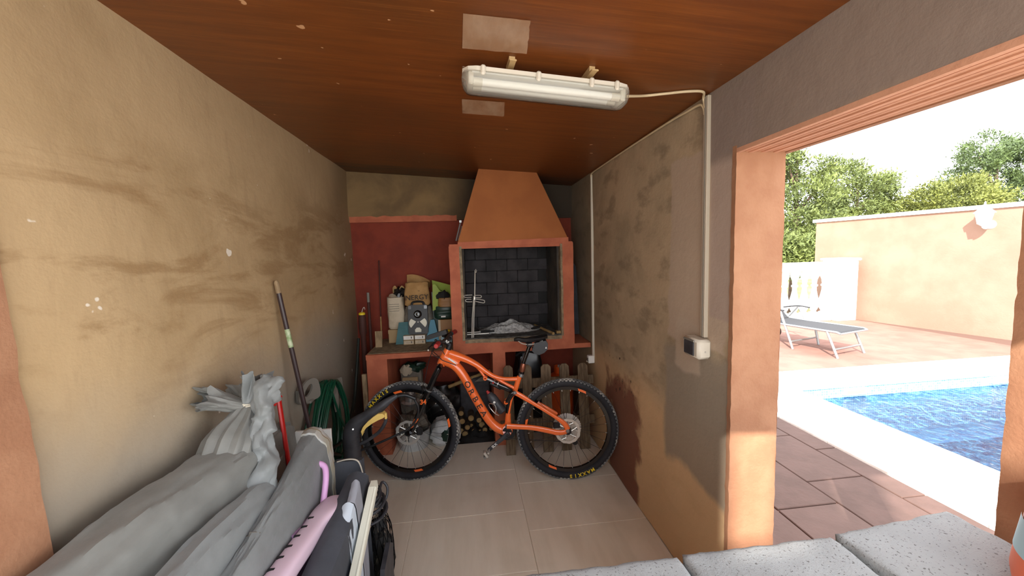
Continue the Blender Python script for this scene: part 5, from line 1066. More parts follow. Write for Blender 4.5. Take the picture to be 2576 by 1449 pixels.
# ================================================================== BICYCLE
TH = math.radians(3.6); FC, RC = Vector((-.485, 2.772, 0)), Vector((.661, 2.594, 0))
bu_ = (RC - FC).normalized(); bh = Vector((-bu_.y, bu_.x, 0)); bv = Vector((0, 0, math.cos(TH))) + bh * math.sin(TH); bn = -bh * math.cos(TH) + Vector((0, 0, math.sin(TH)))
def BK(zx, zy, w=0.0): return onplane(860 + zx / 3.481, 820 + zy / 3.481, FC + bn * w, bn)
def BU(u, v, w=0.0): return FC + bu_ * u + bv * v + bn * w
bike = thing('mountain_bike', 'orange full suspension mountain bike leaning against the barbecue counter', 'bicycle', FC)
WR = .369
def wheel(cx_, ang_letters, decals, cassette):
    c = BU(cx_, WR, 0)
    def pol(r, a, w=0.0): return c + bu_ * (r * math.cos(a)) + bv * (r * math.sin(a)) + bn * w
    m = MB().lathe(c, bn, [(.312, -.013), (.316, .0), (.312, .013), (.290, .011), (.286, 0), (.290, -.011), (.312, -.013)], 72, False)
    rim = part('wheel_rim', m, 'black_gloss', bike, True)
    prof = [(.3385 + .0285 * math.cos(t), .0295 * math.sin(t)) for t in np.linspace(0, 2 * math.pi, 17)]
    part('tyre', MB().lathe(c, bn, prof, 96, False), 'rubber', rim, True)
    m = MB(); rnd = random.Random(3); R3 = lambda a: Matrix((bu_ * -math.sin(a) + bv * math.cos(a), bn, bu_ * math.cos(a) + bv * math.sin(a))).transposed()
    for i in range(84):
        a = 2 * math.pi * i / 84
        for w, r, sz in ((0.0, .3655, (.0075, .006, .004)), (.011, .364, (.006, .004, .0042)), (-.011, .364, (.006, .004, .0042)), (.022, .3565, (.0075, .0035, .0055)), (-.022, .3565, (.0075, .0035, .0055))):
            aa = a + (.037 if abs(w) > .005 and abs(w) < .02 else 0); p = pol(r, aa, w); t = MB().box(Vector(sz) * -1, Vector(sz), R3(aa)); m.add([v + p for v in t.v], t.f)
    part('tread_knobs', m, 'tread', rim)
    m = MB()
    m.lathe(c, bn, [(.3600, -.0205), (.3672, -.006), (.3672, .006), (.3600, .0205), (.357, .0195), (.364, .004), (.364, -.004), (.357, -.0195), (.3600, -.0205)], 96, False); part('tread_band', m, 'tread', rim, True)
    m = MB(); mn_ = MB()
    for i in range(28):
        a = 2 * math.pi * (i + .5) / 28; sd = 1 if i % 2 else -1; off = .55 * (1 if (i // 2) % 2 else -1)
        m.tube([pol(.028, a + off, sd * .026), pol(.290, a, sd * .003)], .0011, 4); mn_.tube([pol(.276, a, sd * .004), pol(.290, a, sd * .003)], .0026, 5)
    part('spokes', m, 'black', rim); part('spoke_nipples', mn_, 'steel', rim)
    part('hub', MB().lathe(c, bn, [(.010, -.055), (.026, -.034), (.026, -.028), (.015, -.02), (.015, .02), (.028, .027), (.028, .034), (.012, .055)], 20), 'black_gloss', rim, True)
    m = MB(); mid = math.radians(ang_letters)
    for k_, ch in enumerate('MAXXIS'):
        a = mid - (k_ - 2.5) * .098; vs_, fs = textfine(ch, .03); q = []
        for v in vs_:
            rr = .3375 + v.y * .034; aa = a - v.x * .034 * 1.05 / .3375; w = math.sqrt(max(0, .0295 ** 2 - ((rr - .3385) * 1.035) ** 2)); q.append(pol(rr, aa, w + (.0012 if v.z > 0 else -.001)))
        m.add(q, fs)
    part('lettering', m, 'yellow', rim, fix=False)
    for d_ in decals:
        m = MB(); a0 = math.radians(d_); m.grid(lambda u, v: pol(.292 + v * .020, a0 + (u - .5) * .20 + v * .04, .0122 + .001 * math.sin(v * 3)), 8, 2); m.grid(lambda u, v: pol(.292 + v * .020, a0 + (u - .5) * .20 + v * .04, .0110), 8, 2); part('rim_decal', m, 'bike_orange', rim)
    # brake disc on the left side
    m = MB(); ro, ri = .090, .071; nn_ = 48
    def ringplate(mb, r0, r1, w0, w1, wav=0.0):
        R_ = []
        for r, w in ((r0, w0), (r1, w0), (r1, w1), (r0, w1), (r0, w0)): R_.append([pol(r + (wav * math.sin(12 * a) if r == r1 else wav * .6 * math.sin(8 * a)), a, w) for a in np.linspace(0, 2 * math.pi, nn_, endpoint=False)])
        return mb.rings(R_, cap=False)
    wd = .046; ringplate(m, ri, ro, wd, wd + .002, .0018)
    for i in range(6):
        a = 2 * math.pi * i / 6; m.tube([pol(.024, a, wd + .001), pol(.048, a + .30, wd + .001), pol(.072, a + .40, wd + .001)], .0042, 4, flat=.4, flatdir=bn); m.tube([pol(.048, a + .30, wd + .001), pol(.074, a - .1, wd + .001)], .003, 4, flat=.4, flatdir=bn)
    part('brake_disc', m, 'steel', rim); part('disc_carrier', MB().lathe(c, bn, [(.026, wd - .003), (.026, wd + .004), (.012, wd + .006), (.0, wd + .006)], 18), 'black', rim, True)
    if cassette:
        m = MB()
        for i, r in enumerate((.104, .092, .080, .069, .059, .050, .042, .036, .030, .025)):
            w = -.024 - i * .0036; R_ = []
            for rr, ww in ((.02, w), (r, w), (r, w - .0018), (.02, w - .0018)): R_.append([pol(rr + (.0022 * (1 if j % 2 else -1) if rr == r else 0), 2 * math.pi * j / 72, ww) for j in range(72)])
            m.rings(R_, cap=False)
        part('cassette', m, 'steel', rim)
    return c, pol
cF, polF = wheel(.008, 131, (104, -80, 10), False)
cR, polR = wheel(1.166, -73, (67, -113, 170), True)
# ---- main frame: one piece of swept orange tubes
def tb(pts, r, w=0.0, n=14, k=5, flat=1.0):
    P_ = [BK(*p, (w if not isinstance(w, (list, tuple)) else w[i])) for i, p in enumerate(pts)]; rr = r if isinstance(r, (list, tuple)) else [r] * len(pts)
    C_ = catmull(P_, k); R_ = [lerpf(range(len(pts)), rr, i / k) for i in range(len(C_))]; return MB().tube(C_, R_, n, flat=flat, flatdir=bn)
def join(*ms):
    m = MB()
    for x in ms: m.add(x.v, x.f)
    return m
part('head_tube', join(MB().tube([BK(932, 203), BK(915, 240), BK(890, 290), BK(868, 338)], [.027, .031, .033, .031], 18), tb([(905, 268), (965, 300), (1020, 335)], [.040, .041, .030])), 'bike_orange', bike, True)
part('top_tube', join(tb([(945, 240), (1010, 262), (1090, 292), (1180, 340), (1260, 398), (1330, 440), (1420, 463), (1545, 463)], [.029, .029, .025, .022, .018, .016, .0145, .0165]), tb([(1165, 343), (1205, 385), (1235, 425), (1255, 452)], [.010, .009, .009, .010]), tb([(1325, 438), (1410, 492), (1518, 548)], [.010, .0105, .013])), 'bike_orange', bike, True)
DT = [(895, 300), (990, 345), (1068, 440), (1150, 590), (1215, 705), (1285, 815), (1355, 885), (1440, 920)]
part('down_tube', tb(DT, [.036, .036, .034, .033, .032, .033, .034, .036]), 'bike_orange', bike, True)
part('bottom_bracket', join(MB().tube([BK(1447, 915, -.043), BK(1447, 915, -.038), BK(1447, 915, .034), BK(1447, 915, .040), BK(1447, 915, .041)], [.034, .040, .040, .034, .012], 24), tb([(1400, 900), (1450, 870), (1455, 800), (1458, 765)], [.03, .026, .021, .018]), tb([(1457, 775), (1475, 690), (1490, 630), (1508, 590)], [.012, .009, .009, .011])), 'bike_orange', bike, True)
part('seat_tube', tb([(1556, 440), (1540, 490), (1524, 545), (1512, 592)], [.019, .0195, .019, .015]), 'bike_orange', bike, True)
for w in (.052, -.052):
    part('seat_stay', tb([(1508, 578), (1580, 618), (1660, 668), (1770, 735), (1870, 798), (1945, 852), (1978, 905)], [.017, .018, .014, .0125, .013, .018, .020], w if w > 0 else [-.03, -.045, -.05, -.052, -.054, -.055, -.055], flat=.6), 'bike_orange', bike, True)
    part('chain_stay', tb([(1445, 877), (1540, 882), (1660, 890), (1780, 910), (1880, 932), (1945, 930), (1975, 912)], [.021, .019, .0185, .020, .020, .018, .018], w if w > 0 else [-.03, -.045, -.05, -.052, -.054, -.055, -.055], flat=.6), 'bike_orange', bike, True)
part('stay_guard', tb([(1692, 662), (1790, 718), (1885, 772)], [.014, .016, .013], -.045, flat=.6), 'bike_orange', bike, True)
for x, y, w in ((1978, 918, .070), (1515, 583, .068), (1447, 876, .050)):
    part('pivot_bolt', MB().lathe(BK(x, y, w - .012), bn, [(.013, 0), (.013, .010), (.009, .013), (.006, .010), (.0, .010)], 16), 'grey_metal', bike, True)
def ring_(x, y, w, ro, ri, t): return MB().lathe(BK(x, y, w), bn, [(ri, -t), (ro, -t), (ro, t), (ri, t), (ri, -t)], 18, False)
part('shock_mount', join(ring_(1257, 454, 0, .015, .007, .020)), 'bike_orange', bike, True); part('link_eyelet', ring_(1440, 660, .0, .015, .007, .026), 'bike_orange', bike, True)
part('rocker_link', join(tb([(1518, 580), (1488, 600), (1462, 640), (1440, 665)], [.014, .018, .016, .012], .030, flat=.4), tb([(1518, 580), (1488, 600), (1462, 640), (1440, 665)], [.014, .018, .016, .012], -.030, flat=.4), tb([(1462, 640), (1455, 700), (1447, 760)], [.016, .014, .012], 0)), 'black_gloss', bike, True)
sh = part('rear_shock', join(MB().tube([BK(1340, 495), BK(1378, 513)], .0155, 16), MB().tube([BK(1378, 513), BK(1392, 520), BK(1478, 562), BK(1492, 590)], [.021, .0215, .0215, .012], 16)), 'black_gloss', bike, True)
part('shock_shaft', MB().tube([BK(1268, 460), BK(1345, 497)], .010, 12), 'grey_metal', sh, True); part('shock_can', MB().tube([BK(1300, 500, -.01), BK(1390, 545, -.01)], .013, 12), 'black', sh, True); part('shock_band', MB().tube([BK(1362, 505), BK(1368, 508)], .0165, 14), 'steel', sh, True)
part('shock_dial', MB().ball(BK(1325, 498, .022), .008, 10, 6), 'red_grip', sh, True)
# lettering along the down tube, wrapped on the tube
ax0, ax1 = BK(1092, 470), BK(1275, 780); axd = (ax1 - ax0).normalized(); axn = bn.cross(axd).normalized()
m = MB(); LT = (ax1 - ax0).length
P_ = catmull([BK(*p) for p in DT], 5)
def tubeline(s):  # nearest centre-line point at distance s along the chord
    t = ax0 + axd * s; return min(P_, key=lambda p: abs((p - t).dot(axd)))
for k_, ch in enumerate('ORBEA'):
    vs_, fs = textfine(ch, .01, 2); s0 = (k_ + .5) / 5 * LT; q = []
    for v in vs_:
        s_ = s0 + v.x * .066; t = ax0 + axd * s_; best = sorted(P_, key=lambda p: abs((p - t).dot(axd)))[:2]
        d0, d1 = [(b - t).dot(axd) for b in best]; f_ = 0 if abs(d0 - d1) < 1e-6 else max(0, min(1, d0 / (d0 - d1))); cl = best[0].lerp(best[1], f_); cl = cl + axd * (t - cl).dot(axd)
        off = v.y * .056; w = math.sqrt(max(1e-6, .0335 ** 2 - off * off)); q.append(cl + axn * off + bn * (w + (.0012 if v.z > 0 else -.0015)))
    m.add(q, fs)
if (axn.dot(bv)) < 0: pass
part('lettering', m, 'ink', bike, fix=False, label='large dark lettering along the down tube')
# glossy white flash on the head tube
m = MB(); m.prism([(-.032, .012), (-.020, .018), (.0, .004), (.018, -.012), (.036, -.030), (.026, -.028), (.004, -.014), (-.018, .002)], BK(965, 300, .040), bu_, bv, bn, .003); part('head_decal', m, 'white', bike)
# ---- fork
fl_ = []
for w in (.060, -.060):
    leg = part('fork_leg', join(MB().tube([BK(850, 365, w), BK(840, 390, w), BK(800, 470, w), BK(762, 560, w)], [.019, .022, .0225, .0215], 16), MB().tube([BK(768, 548, w), BK(758, 570, w), BK(735, 620, w), BK(680, 760, w), BK(635, 860, w), BK(612, 920, w), BK(604, 938, w)], [.0235, .025, .0245, .022, .019, .017, .013], 16)), 'black_gloss', bike, True)
    fl_.append(leg); part('seal_ring', MB().tube([BK(764, 556, w), BK(759, 567, w)], .0262, 16), 'grey_metal', leg, True)
part('fork_crown', MB().tube(catmull([BK(848, 372, .062), BK(860, 352, .035), BK(866, 346, 0), BK(860, 352, -.035), BK(848, 372, -.062)], 5), .021, 12), 'black_gloss', bike, True)
part('fork_arch', MB().tube(catmull([BK(745, 590, .055), BK(715, 545, .045), BK(705, 530, 0), BK(715, 545, -.045), BK(745, 590, -.055)], 5), .014, 10), 'black', bike, True)
m = MB(); fd = (BK(635, 860, .06) - BK(735, 620, .06)).normalized(); fn_ = bn.cross(fd).normalized(); fn_ = fn_ if fn_.dot(bu_) > 0 else -fn_
textonto(m, '34', BK(712, 668, .0865), bu_ * .96 + bv * .05, bv, .048, .002, .03); part('fork_lettering', m, 'bike_orange', fl_[0])
for px, py, s_ in ((640, 835, 1.0), (655, 822, .7), (612, 878, .8)):
    m = MB(); m.prism([(-.020 * s_, -.014 * s_), (-.006 * s_, -.020 * s_), (.014 * s_, -.006 * s_), (.020 * s_, .016 * s_), (.008 * s_, .010 * s_), (-.004 * s_, .018 * s_), (-.010 * s_, .004 * s_)], BK(px, py, .082), bu_, bv, bn, .004); part('fork_decal', m, 'bike_orange', fl_[0])
part('brake_caliper', MB().box(BK(680, 918, .045) - Vector((.022, .016, .030)), BK(680, 918, .045) + Vector((.022, .016, .030)), bev=.008), 'black', bike); part('front_axle', MB().cyl(BK(604, 932, -.075), BK(604, 932, .078), .011, n=14), 'black', bike, True)
part('rear_caliper', MB().box(BK(1880, 870, .045) - Vector((.025, .014, .020)), BK(1880, 870, .045) + Vector((.025, .014, .020)), bev=.007), 'black', bike)
# ---- cockpit
st_ = part('stem', join(MB().tube([BK(930, 206), BK(942, 178), BK(950, 150)], [.021, .020, .019], 16), tb([(948, 165), (925, 150), (900, 135)], [.021, .019, .020])), 'black', bike, True)
b0 = BK(897, 132); hb = []; BL = .335
for s_ in np.linspace(-1, 1, 15): hb.append(b0 + bn * (s_ * BL) + bv * (.022 * min(1, max(0, (abs(s_) - .15) / .35))) + bu_ * (.02 * s_ * s_))
part('handlebar', MB().tube(hb, [.0125 + .004 * (1 - min(1, abs(s_) * 3)) for s_ in np.linspace(-1, 1, 15)], 12), 'black', bike, True)
dirL = (hb[-1] - hb[-4]).normalized(); dirR = (hb[0] - hb[3]).normalized()
for e_, d_ in ((hb[-1], dirL), (hb[0], dirR)):
    g_ = part('grip', MB().tube([e_ - d_ * .115, e_ - d_ * .11, e_ - d_ * .004, e_ + d_ * .002], [.0155, .0165, .0165, .013], 14), 'red_grip', bike, True); part('lock_ring', MB().tube([e_ - d_ * .125, e_ - d_ * .114], .0175, 14), 'black', g_, True)
    c_ = e_ - d_ * .155
    br_ = part('brake_lever', join(MB().tube([c_, c_ - bu_ * .035 - bv * .012, c_ - bu_ * .05 + d_ * .0 - bv * .018], [.016, .014, .010], 10), MB().tube(catmull([c_ - bu_ * .045 - bv * .016, c_ - bu_ * .062 + d_ * .05 - bv * .026, c_ - bu_ * .060 + d_ * .10 - bv * .034], 5), [.006] * 11, 8)), 'black', bike, True)
    part('lever_ball', MB().ball(c_ - bu_ * .060 + d_ * .104 - bv * .034, .0065, 10, 6), 'steel', br_, True); part('reservoir', MB().tube([c_ - bu_ * .028 - d_ * .01, c_ - bu_ * .034 - d_ * .07], .011, 10), 'black', br_, True)
    part('shifter', MB().box(c_ - bv * .03 - Vector((.022, .02, .012)) - d_ * .03, c_ - bv * .03 + Vector((.02, .02, .012)) - d_ * .03, bev=.006), 'black', br_)
cp_ = BK(842, 92, .06); part('bike_computer', MB().prism(rrect(.150, .030, .006), cp_, (bu_ + bv * .30).normalized(), (bv - bu_ * .30).normalized(), bn, .055), 'black', bike)
m = MB(); textonto(m, 'RF', BK(922, 140, .024), (bu_ * .8 - bv * .5).normalized(), (bu_ * .5 + bv * .8).normalized(), .026, .002, .02); part('stem_mark', m, 'white', st_)
hos = [[(840, 165, .10), (795, 200, .07), (790, 240, .05), (835, 275, .045), (870, 285, .04)], [(850, 165, .05), (870, 200, .04), (900, 250, .036)], [(835, 150, .12), (790, 230, .10), (755, 330, .085), (735, 430, .09), (705, 560, .09), (695, 640, .085), (640, 850, .07)], [(855, 160, -.1), (800, 215, -.02), (840, 260, .02), (880, 300, .036), (960, 330, .042), (1000, 345, .043)]]
for h_ in hos: part('brake_hose', MB().tube(catmull([BK(*p) for p in h_], 6), .0026, 6), 'black', bike, True)
# ---- seat post, saddle
part('seat_post', join(MB().tube([BK(1648, 160), BK(1612, 262), BK(1585, 335)], .0145, 14), MB().tube([BK(1585, 392), BK(1568, 448)], .0148, 14)), 'black_gloss', bike, True)
part('post_collar', MB().tube([BK(1592, 328), BK(1588, 345), BK(1580, 388), BK(1577, 400)], [.017, .0205, .0205, .017], 14), mat('copper collar', S(150, 92, 70), .35, .7), bike, True)
part('seat_clamp', MB().tube([BK(1573, 418), BK(1567, 444)], .020, 14), 'grey_metal', bike, True)
sa, se = BK(1506, 112), BK(1798, 96); sl = (se - sa).length; sd = (se - sa).normalized(); su = bn.cross(sd); su = su if su.z > 0 else -su; rr = []
for i in range(19):
    v = i / 18; w = lerpf([0, .1, .45, .7, .92, 1], [.012, .022, .030, .060, .068, .055], v); zt = lerpf([0, .1, .35, .7, 1], [-.004, .004, -.004, .004, .012], v); th_ = lerpf([0, .1, .5, .8, 1], [.016, .026, .034, .030, .018], v)
    rr.append([sa + sd * (v * sl) + bn * (math.cos(q) * w) + su * (zt + (0 if math.sin(q) > 0 else th_ * math.sin(q)) + (.006 * math.sin(q) if math.sin(q) > 0 else 0)) for q in np.linspace(0, 2 * math.pi, 20, endpoint=False)])
sd_ = part('saddle', MB().rings(rr), 'black', bike, True)
for w in (-.022, .022): part('saddle_rail', MB().tube(catmull([BK(1540, 128, w * .5), BK(1590, 158, w), BK(1680, 158, w), BK(1760, 130, w)], 4), .0035, 6), 'steel', sd_, True)
part('rail_clamp', MB().box(BK(1640, 160) - Vector((.022, .024, .014)), BK(1640, 160) + Vector((.022, .024, .014)), bev=.005), 'black', sd_)
# ---- crank, pedal, chain
ca, cb_ = BK(1447, 952, .072), BK(1290, 1082, .082); cd = (cb_ - ca).normalized()
ck = part('crank_arm', join(MB().tube([ca - cd * .022, ca - cd * .016, ca, ca + cd * .03, cb_ - cd * .02, cb_, cb_ + cd * .012], [.006, .018, .021, .016, .0125, .0135, .006], 14, flat=.55, flatdir=bn), MB().cyl(BK(1447, 940, .035), ca, .015, n=14)), 'dark_plastic', bike, True)
part('crank_bolt', MB().lathe(ca + bn * .011, bn, [(.010, 0), (.010, .003), (.006, .003), (.004, -.001), (0, -.001)], 14), 'black', ck, True)
m = MB(); textonto(m, 'SLX', ca.lerp(cb_, .70) + bn * .0085, -cd, bn.cross(-cd), .026, .0016, .02); part('crank_lettering', m, 'white', ck)
pd = part('pedal', join(MB().cyl(cb_ - bn * .0, cb_ + bn * .062, .007, n=10), MB().box(BK(1268, 1120, .12) - Vector((.030, .022, .010)), BK(1268, 1120, .12) + Vector((.018, .022, .010)), Matrix.Rotation(math.radians(55), 3, 'Y'), bev=.005)), 'steel', bike, True)
part('pedal_cleat', MB().box(BK(1256, 1145, .12) - Vector((.010, .016, .010)), BK(1256, 1145, .12) + Vector((.008, .016, .010)), Matrix.Rotation(math.radians(55), 3, 'Y'), bev=.003), 'grey_metal', pd)
m = MB(); cc = BK(1447, 925, -.048); R_ = []
for r, w in ((.035, 0), (.064, 0), (.064, -.003), (.035, -.003), (.035, 0)): R_.append([cc + bu_ * ((r + (.002 * (1 if j % 2 else -1) if r > .05 else 0)) * math.cos(2 * math.pi * j / 64)) + bv * (r * math.sin(2 * math.pi * j / 64)) + bn * w for j in range(64)])
part('chainring', m.rings(R_, cap=False), 'black', bike)
cA2, cB3 = BK(2040, 1018, -.055), BK(1450, 985, -.05)
part('chain', join(MB().tube([cB3, cA2], .0035, 5), MB().tube([BK(1470, 858, -.05), BK(1960, 828, -.045)], .0035, 5)), mat('oily chain', S(96, 92, 86), .4, .8), bike)
dr = part('derailleur', join(MB().tube([BK(1990, 935, -.07), BK(2020, 970, -.075), BK(2042, 1018, -.065)], [.014, .016, .010], 10), MB().lathe(BK(2042, 1018, -.055), bn, [(.020, -.004), (.020, .004), (0, .004)], 14)), 'black', bike, True)
part('crank_cap', MB().lathe(BK(1447, 930, .040), bn, [(.036, 0), (.034, .004), (.0, .005)], 22), 'black', bike, True)
# ---- bottle in its cage, saddle bag
cgp = part('bottle_cage', join(MB().tube(catmull([BK(1285, 690, .0), BK(1300, 720, .03), BK(1340, 765, .034), BK(1375, 785, .02)], 5), .003, 6), MB().tube(catmull([BK(1290, 680, .0), BK(1330, 685, .04), BK(1350, 720, .042), BK(1345, 760, .036)], 5), .003, 6)), 'steel', bike, True)
ba, bz = BK(1287, 590), BK(1412, 752); bd = (bz - ba).normalized(); BLn = (bz - ba).length
wbt = thing('water_bottle', 'dark grey sports bottle with a red valve held inside the orange bicycle frame', 'bottle', ba)
part('bottle', MB().lathe(ba, bd, [(.012, -.004), (.022, .004), (.026, .02), (.033, .035), (.0345, .07), (.031, .078), (.0335, .088), (.0345, .12), (.034, BLn - .008), (.026, BLn)], 22), 'dark_plastic', wbt, True); part('valve', MB().lathe(ba - bd * .024, bd, [(.007, 0), (.009, .004), (.009, .012), (.014, .020), (.014, .024)], 14), 'red_grip', wbt, True)
part('print', MB().ball(ba + bd * .07 + bn * .033, .009, 10, 6, (1, .3, 1)), 'white', wbt, True)
sbg = thing('saddle_bag', 'black wedge shaped bag strapped under the bicycle saddle', 'bag', BK(1735, 190)); o_ = BK(1730, 190); poly = []
for x, y in ((1664, 212), (1682, 158), (1700, 140), (1785, 122), (1802, 150), (1800, 196), (1772, 226), (1728, 246), (1690, 236)): p = BK(x, y) - o_; poly.append((p.dot(bu_), p.dot(bv)))
part('bag', MB().prism(poly, o_, bu_, bv, bn, .075), 'black', sbg); part('strap', MB().tube([BK(1650, 180, .0), BK(1675, 190, .02), BK(1690, 195, .036)], .006, 6, flat=.4), 'black', sbg, True)
m = MB(); m.prism([(-.006, -.006), (.006, -.006), (0, .008)], BK(1788, 190, .039), bu_, bv, bn, .002); part('bag_logo', m, 'white', sbg)
# ================================================================== OUTDOORS
# sun lounger
O = Vector((5.251, 4.80, 0)); ua = (Vector((5.885, 4.905, 0)) - O).normalized(); ul = Vector((-ua.y, ua.x, 0)) * 1.0
ul = (Vector((5.00, 5.45, 0)) - Vector((5.163, 4.827, 0))).normalized(); Wd = .64
ua = Vector((ul.y, -ul.x, 0))
def LG(a, b, z): return O + ua * a + ul * b + Vector((0, 0, z))
lo = thing('sun_lounger', 'grey mesh sun lounger with raised back and wheels on the peach terrace', 'sun lounger', O)
BL0, BA = 1.10, math.radians(40)
def sl(mb, pts, w0, w1, th=.012):
    rr = [[LG(w0, b, z), LG(w1, b, z), LG(w1, b, z - th), LG(w0, b, z - th)] for b, z in pts]; return mb.rings(rr)
part('seat_sling', sl(MB(), [(.0, .365), (.04, .385), (.4, .383), (.8, .378), (BL0, .385)], .02, Wd - .02), 'lounger_sling', lo)
part('back_sling', sl(MB(), [(BL0 + .02, .39), (BL0 + .30 * math.cos(BA), .39 + .30 * math.sin(BA)), (BL0 + .78 * math.cos(BA), .39 + .78 * math.sin(BA))], .02, Wd - .02), 'lounger_sling', lo)
for a in (.0, Wd):
    part('side_rail', MB().tube([LG(a, .0, .362), LG(a, .04, .378), LG(a, 1.85, .372)], .017, 8), 'grey_metal', lo, True)
    part('back_rail', MB().tube([LG(a, BL0, .385), LG(a, BL0 + .80 * math.cos(BA), .385 + .80 * math.sin(BA))], .014, 8), 'grey_metal', lo, True)
    part('leg', MB().tube([LG(a, .17, .37), LG(a, .02, .0)], .018, 8), 'grey_metal', lo, True); part('leg', MB().tube([LG(a, .72, .37), LG(a, .64, 0)] if a else [LG(a, .86, .60), LG(a, .64, 0)], .018, 8), 'grey_metal', lo, True)
    part('armrest', MB().tube(catmull([LG(a, .80, .60), LG(a, .98, .61), LG(a, 1.22, .56)], 4), .020, 8, flat=.6), 'lounger_sling', lo, True)
    part('arm_strut', MB().tube([LG(a, .98, .60), LG(a, .86, .375)], .013, 8), 'grey_metal', lo, True); part('arm_strut', MB().tube([LG(a, .98, .60), LG(a, 1.14, .385)], .013, 8), 'grey_metal', lo, True)
part('cross_bar', MB().tube([LG(0, .075, .12), LG(Wd, .075, .12)], .014, 8), 'grey_metal', lo, True); part('cross_bar', MB().tube([LG(0, .67, .12), LG(Wd, .67, .12)], .014, 8), 'grey_metal', lo, True)
part('axle', MB().tube([LG(0, 1.35, .11), LG(Wd, 1.35, .11)], .011, 8), 'black', lo, True); part('foot_bar', MB().tube([LG(0, .0, .362), LG(Wd, .0, .362)], .014, 8), 'grey_metal', lo, True)
for a in (.03, Wd - .03):
    c = LG(a, 1.35, .11); w = part('wheel', MB().lathe(c, ua, [(.082, -.02), (.11, -.02), (.11, .02), (.082, .02), (.082, -.02)], 26, False), 'black', lo, True)
    for k_ in range(5): t = 2 * math.pi * k_ / 5; part('wheel_spoke', MB().tube([c, c + ul * math.cos(t) * .085 + Vector((0, 0, math.sin(t) * .085))], .010, 6), 'black', w, True)
    part('wheel_strut', MB().tube([LG(a, 1.35, .11), LG(a, 1.25, .37)], .013, 8), 'grey_metal', lo, True)
# balustrade
YB_ = 7.42
bs = thing('balustrade', 'white stone balustrade with turned balusters at the end of the terrace', 'balustrade', (7.0, YB_, 0))
part('top_rail', MB().box((4.6, YB_ - .10, 1.09), (7.80, YB_ + .10, 1.275), bev=.02), 'white_stone', bs); part('bottom_rail', MB().box((4.6, YB_ - .09, 0), (7.80, YB_ + .09, .15), bev=.015), 'white_stone', bs)
bprof = [(.075, .15), (.075, .19), (.045, .20), (.04, .22), (.06, .26), (.088, .34), (.085, .42), (.058, .55), (.040, .66), (.036, .74), (.055, .76), (.055, .79), (.036, .80), (.045, .90), (.072, .98), (.075, 1.02), (.075, 1.09)]
b1 = None
for i in range(11):
    x = 7.66 - i * .235
    if b1 is None: b1 = part('baluster', MB().lathe((0, 0, 0), (0, 0, 1), [(r * 1.12, h) for r, h in bprof], 18), 'white_stone', None, True, loc=(0, 0, 0)); me_b = b1.data; bpy.data.objects.remove(b1)
    o = bpy.data.objects.new('baluster', me_b); COL.objects.link(o); o.parent = bs; o.location = Vector((x, YB_, 0)) - BASE[bs]
po = thing('rendered_post', 'white rendered post between the balustrade and the peach garden wall', 'post', (8.02, YB_, 0)); part('shaft', MB().box((7.80, YB_ - .2, 0), (8.255, YB_ + .2, 1.29), bev=.01), 'white_stone', po); part('cap', MB().box((7.77, YB_ - .24, 1.29), (8.285, YB_ + .24, 1.345), bev=.015), 'white_stone', po)
# wall lantern
dw = GW_D; base_ = GW_A + dw * ((5.52 - GW_A.y) / dw.y); q = -GW_N 
wl_ = thing('wall_lantern', 'white ornate wall lantern near the top of the peach garden wall', 'lantern', base_ + Vector((0, 0, 1.9)))
lc = base_ + q * .19
part('backplate', MB().lathe(base_ + Vector((0, 0, 1.90)) - q * .0, q, [(.075, 0), (.07, .012), (.045, .03), (.03, .034)], 18), 'white', wl_, True)
part('bracket', MB().tube(catmull([base_ + q * .02 + Vector((0, 0, 1.90)), base_ + q * .10 + Vector((0, 0, 1.84)), base_ + q * .18 + Vector((0, 0, 1.85)), lc + Vector((0, 0, 1.90))], 5), .016, 8), 'white', wl_, True)
part('base', MB().lathe(lc + Vector((0, 0, 1.84)), (0, 0, 1), [(.008, 0), (.018, .01), (.02, .03), (.055, .06), (.075, .075), (.075, .085)], 6), 'white', wl_)
part('glass', MB().lathe(lc + Vector((0, 0, 1.925)), (0, 0, 1), [(.062, 0), (.092, .165)], 6, True), mat('frosted lantern glass', S(214, 220, 214), .3), wl_)
for k_ in range(6): t = 2 * math.pi * k_ / 6; dd = Vector((0, 0, 0)); a = Vector((1, 0, 0)); b = Vector((0, 0, 1)).cross(a); part('glazing_bar', MB().tube([lc + (a * math.cos(t) + b * math.sin(t)) * .066 + Vector((0, 0, 1.92)), lc + (a * math.cos(t) + b * math.sin(t)) * .098 + Vector((0, 0, 2.095))], .008, 6), 'white', wl_)
part('roof', MB().lathe(lc + Vector((0, 0, 2.09)), (0, 0, 1), [(.125, 0), (.115, .02), (.075, .06), (.035, .10), (.018, .115), (.024, .13), (.01, .15), (.014, .165), (.0, .20)], 6), 'white', wl_)
# skimmers and pool lamp
for px, lab in ((2152, 'white skimmer frame at the waterline of the far pool wall, left one'), (2524, 'white skimmer frame at the waterline of the far pool wall, right one')):
    c = aty(px, 977 if px < 2300 else 947, 3.89); t = thing('pool_skimmer', lab, 'skimmer', (c.x, 3.89, -.14)); part('frame', MB().box((c.x - .15, 3.878, -.135), (c.x + .15, 3.902, -.045), bev=.006), 'white', t); part('slot', MB().box((c.x - .115, 3.874, -.115), (c.x + .115, 3.880, -.072)), 'grey_plastic', t)
c = atz(2420, 1140, -1.42); t = thing('pool_drain', 'round white drain cover on the pool floor', 'drain', (c.x, c.y, -1.5)); part('disc', MB().lathe((c.x, c.y, -1.5), (0, 0, 1), [(.24, 0), (.24, .02), (.20, .05), (0, .06)], 24), 'white', t, True); part('grille', MB().lathe((c.x, c.y, -1.445), (0, 0, 1), [(.10, 0), (.10, .01), (0, .012)], 16), 'paleblue', t, True)
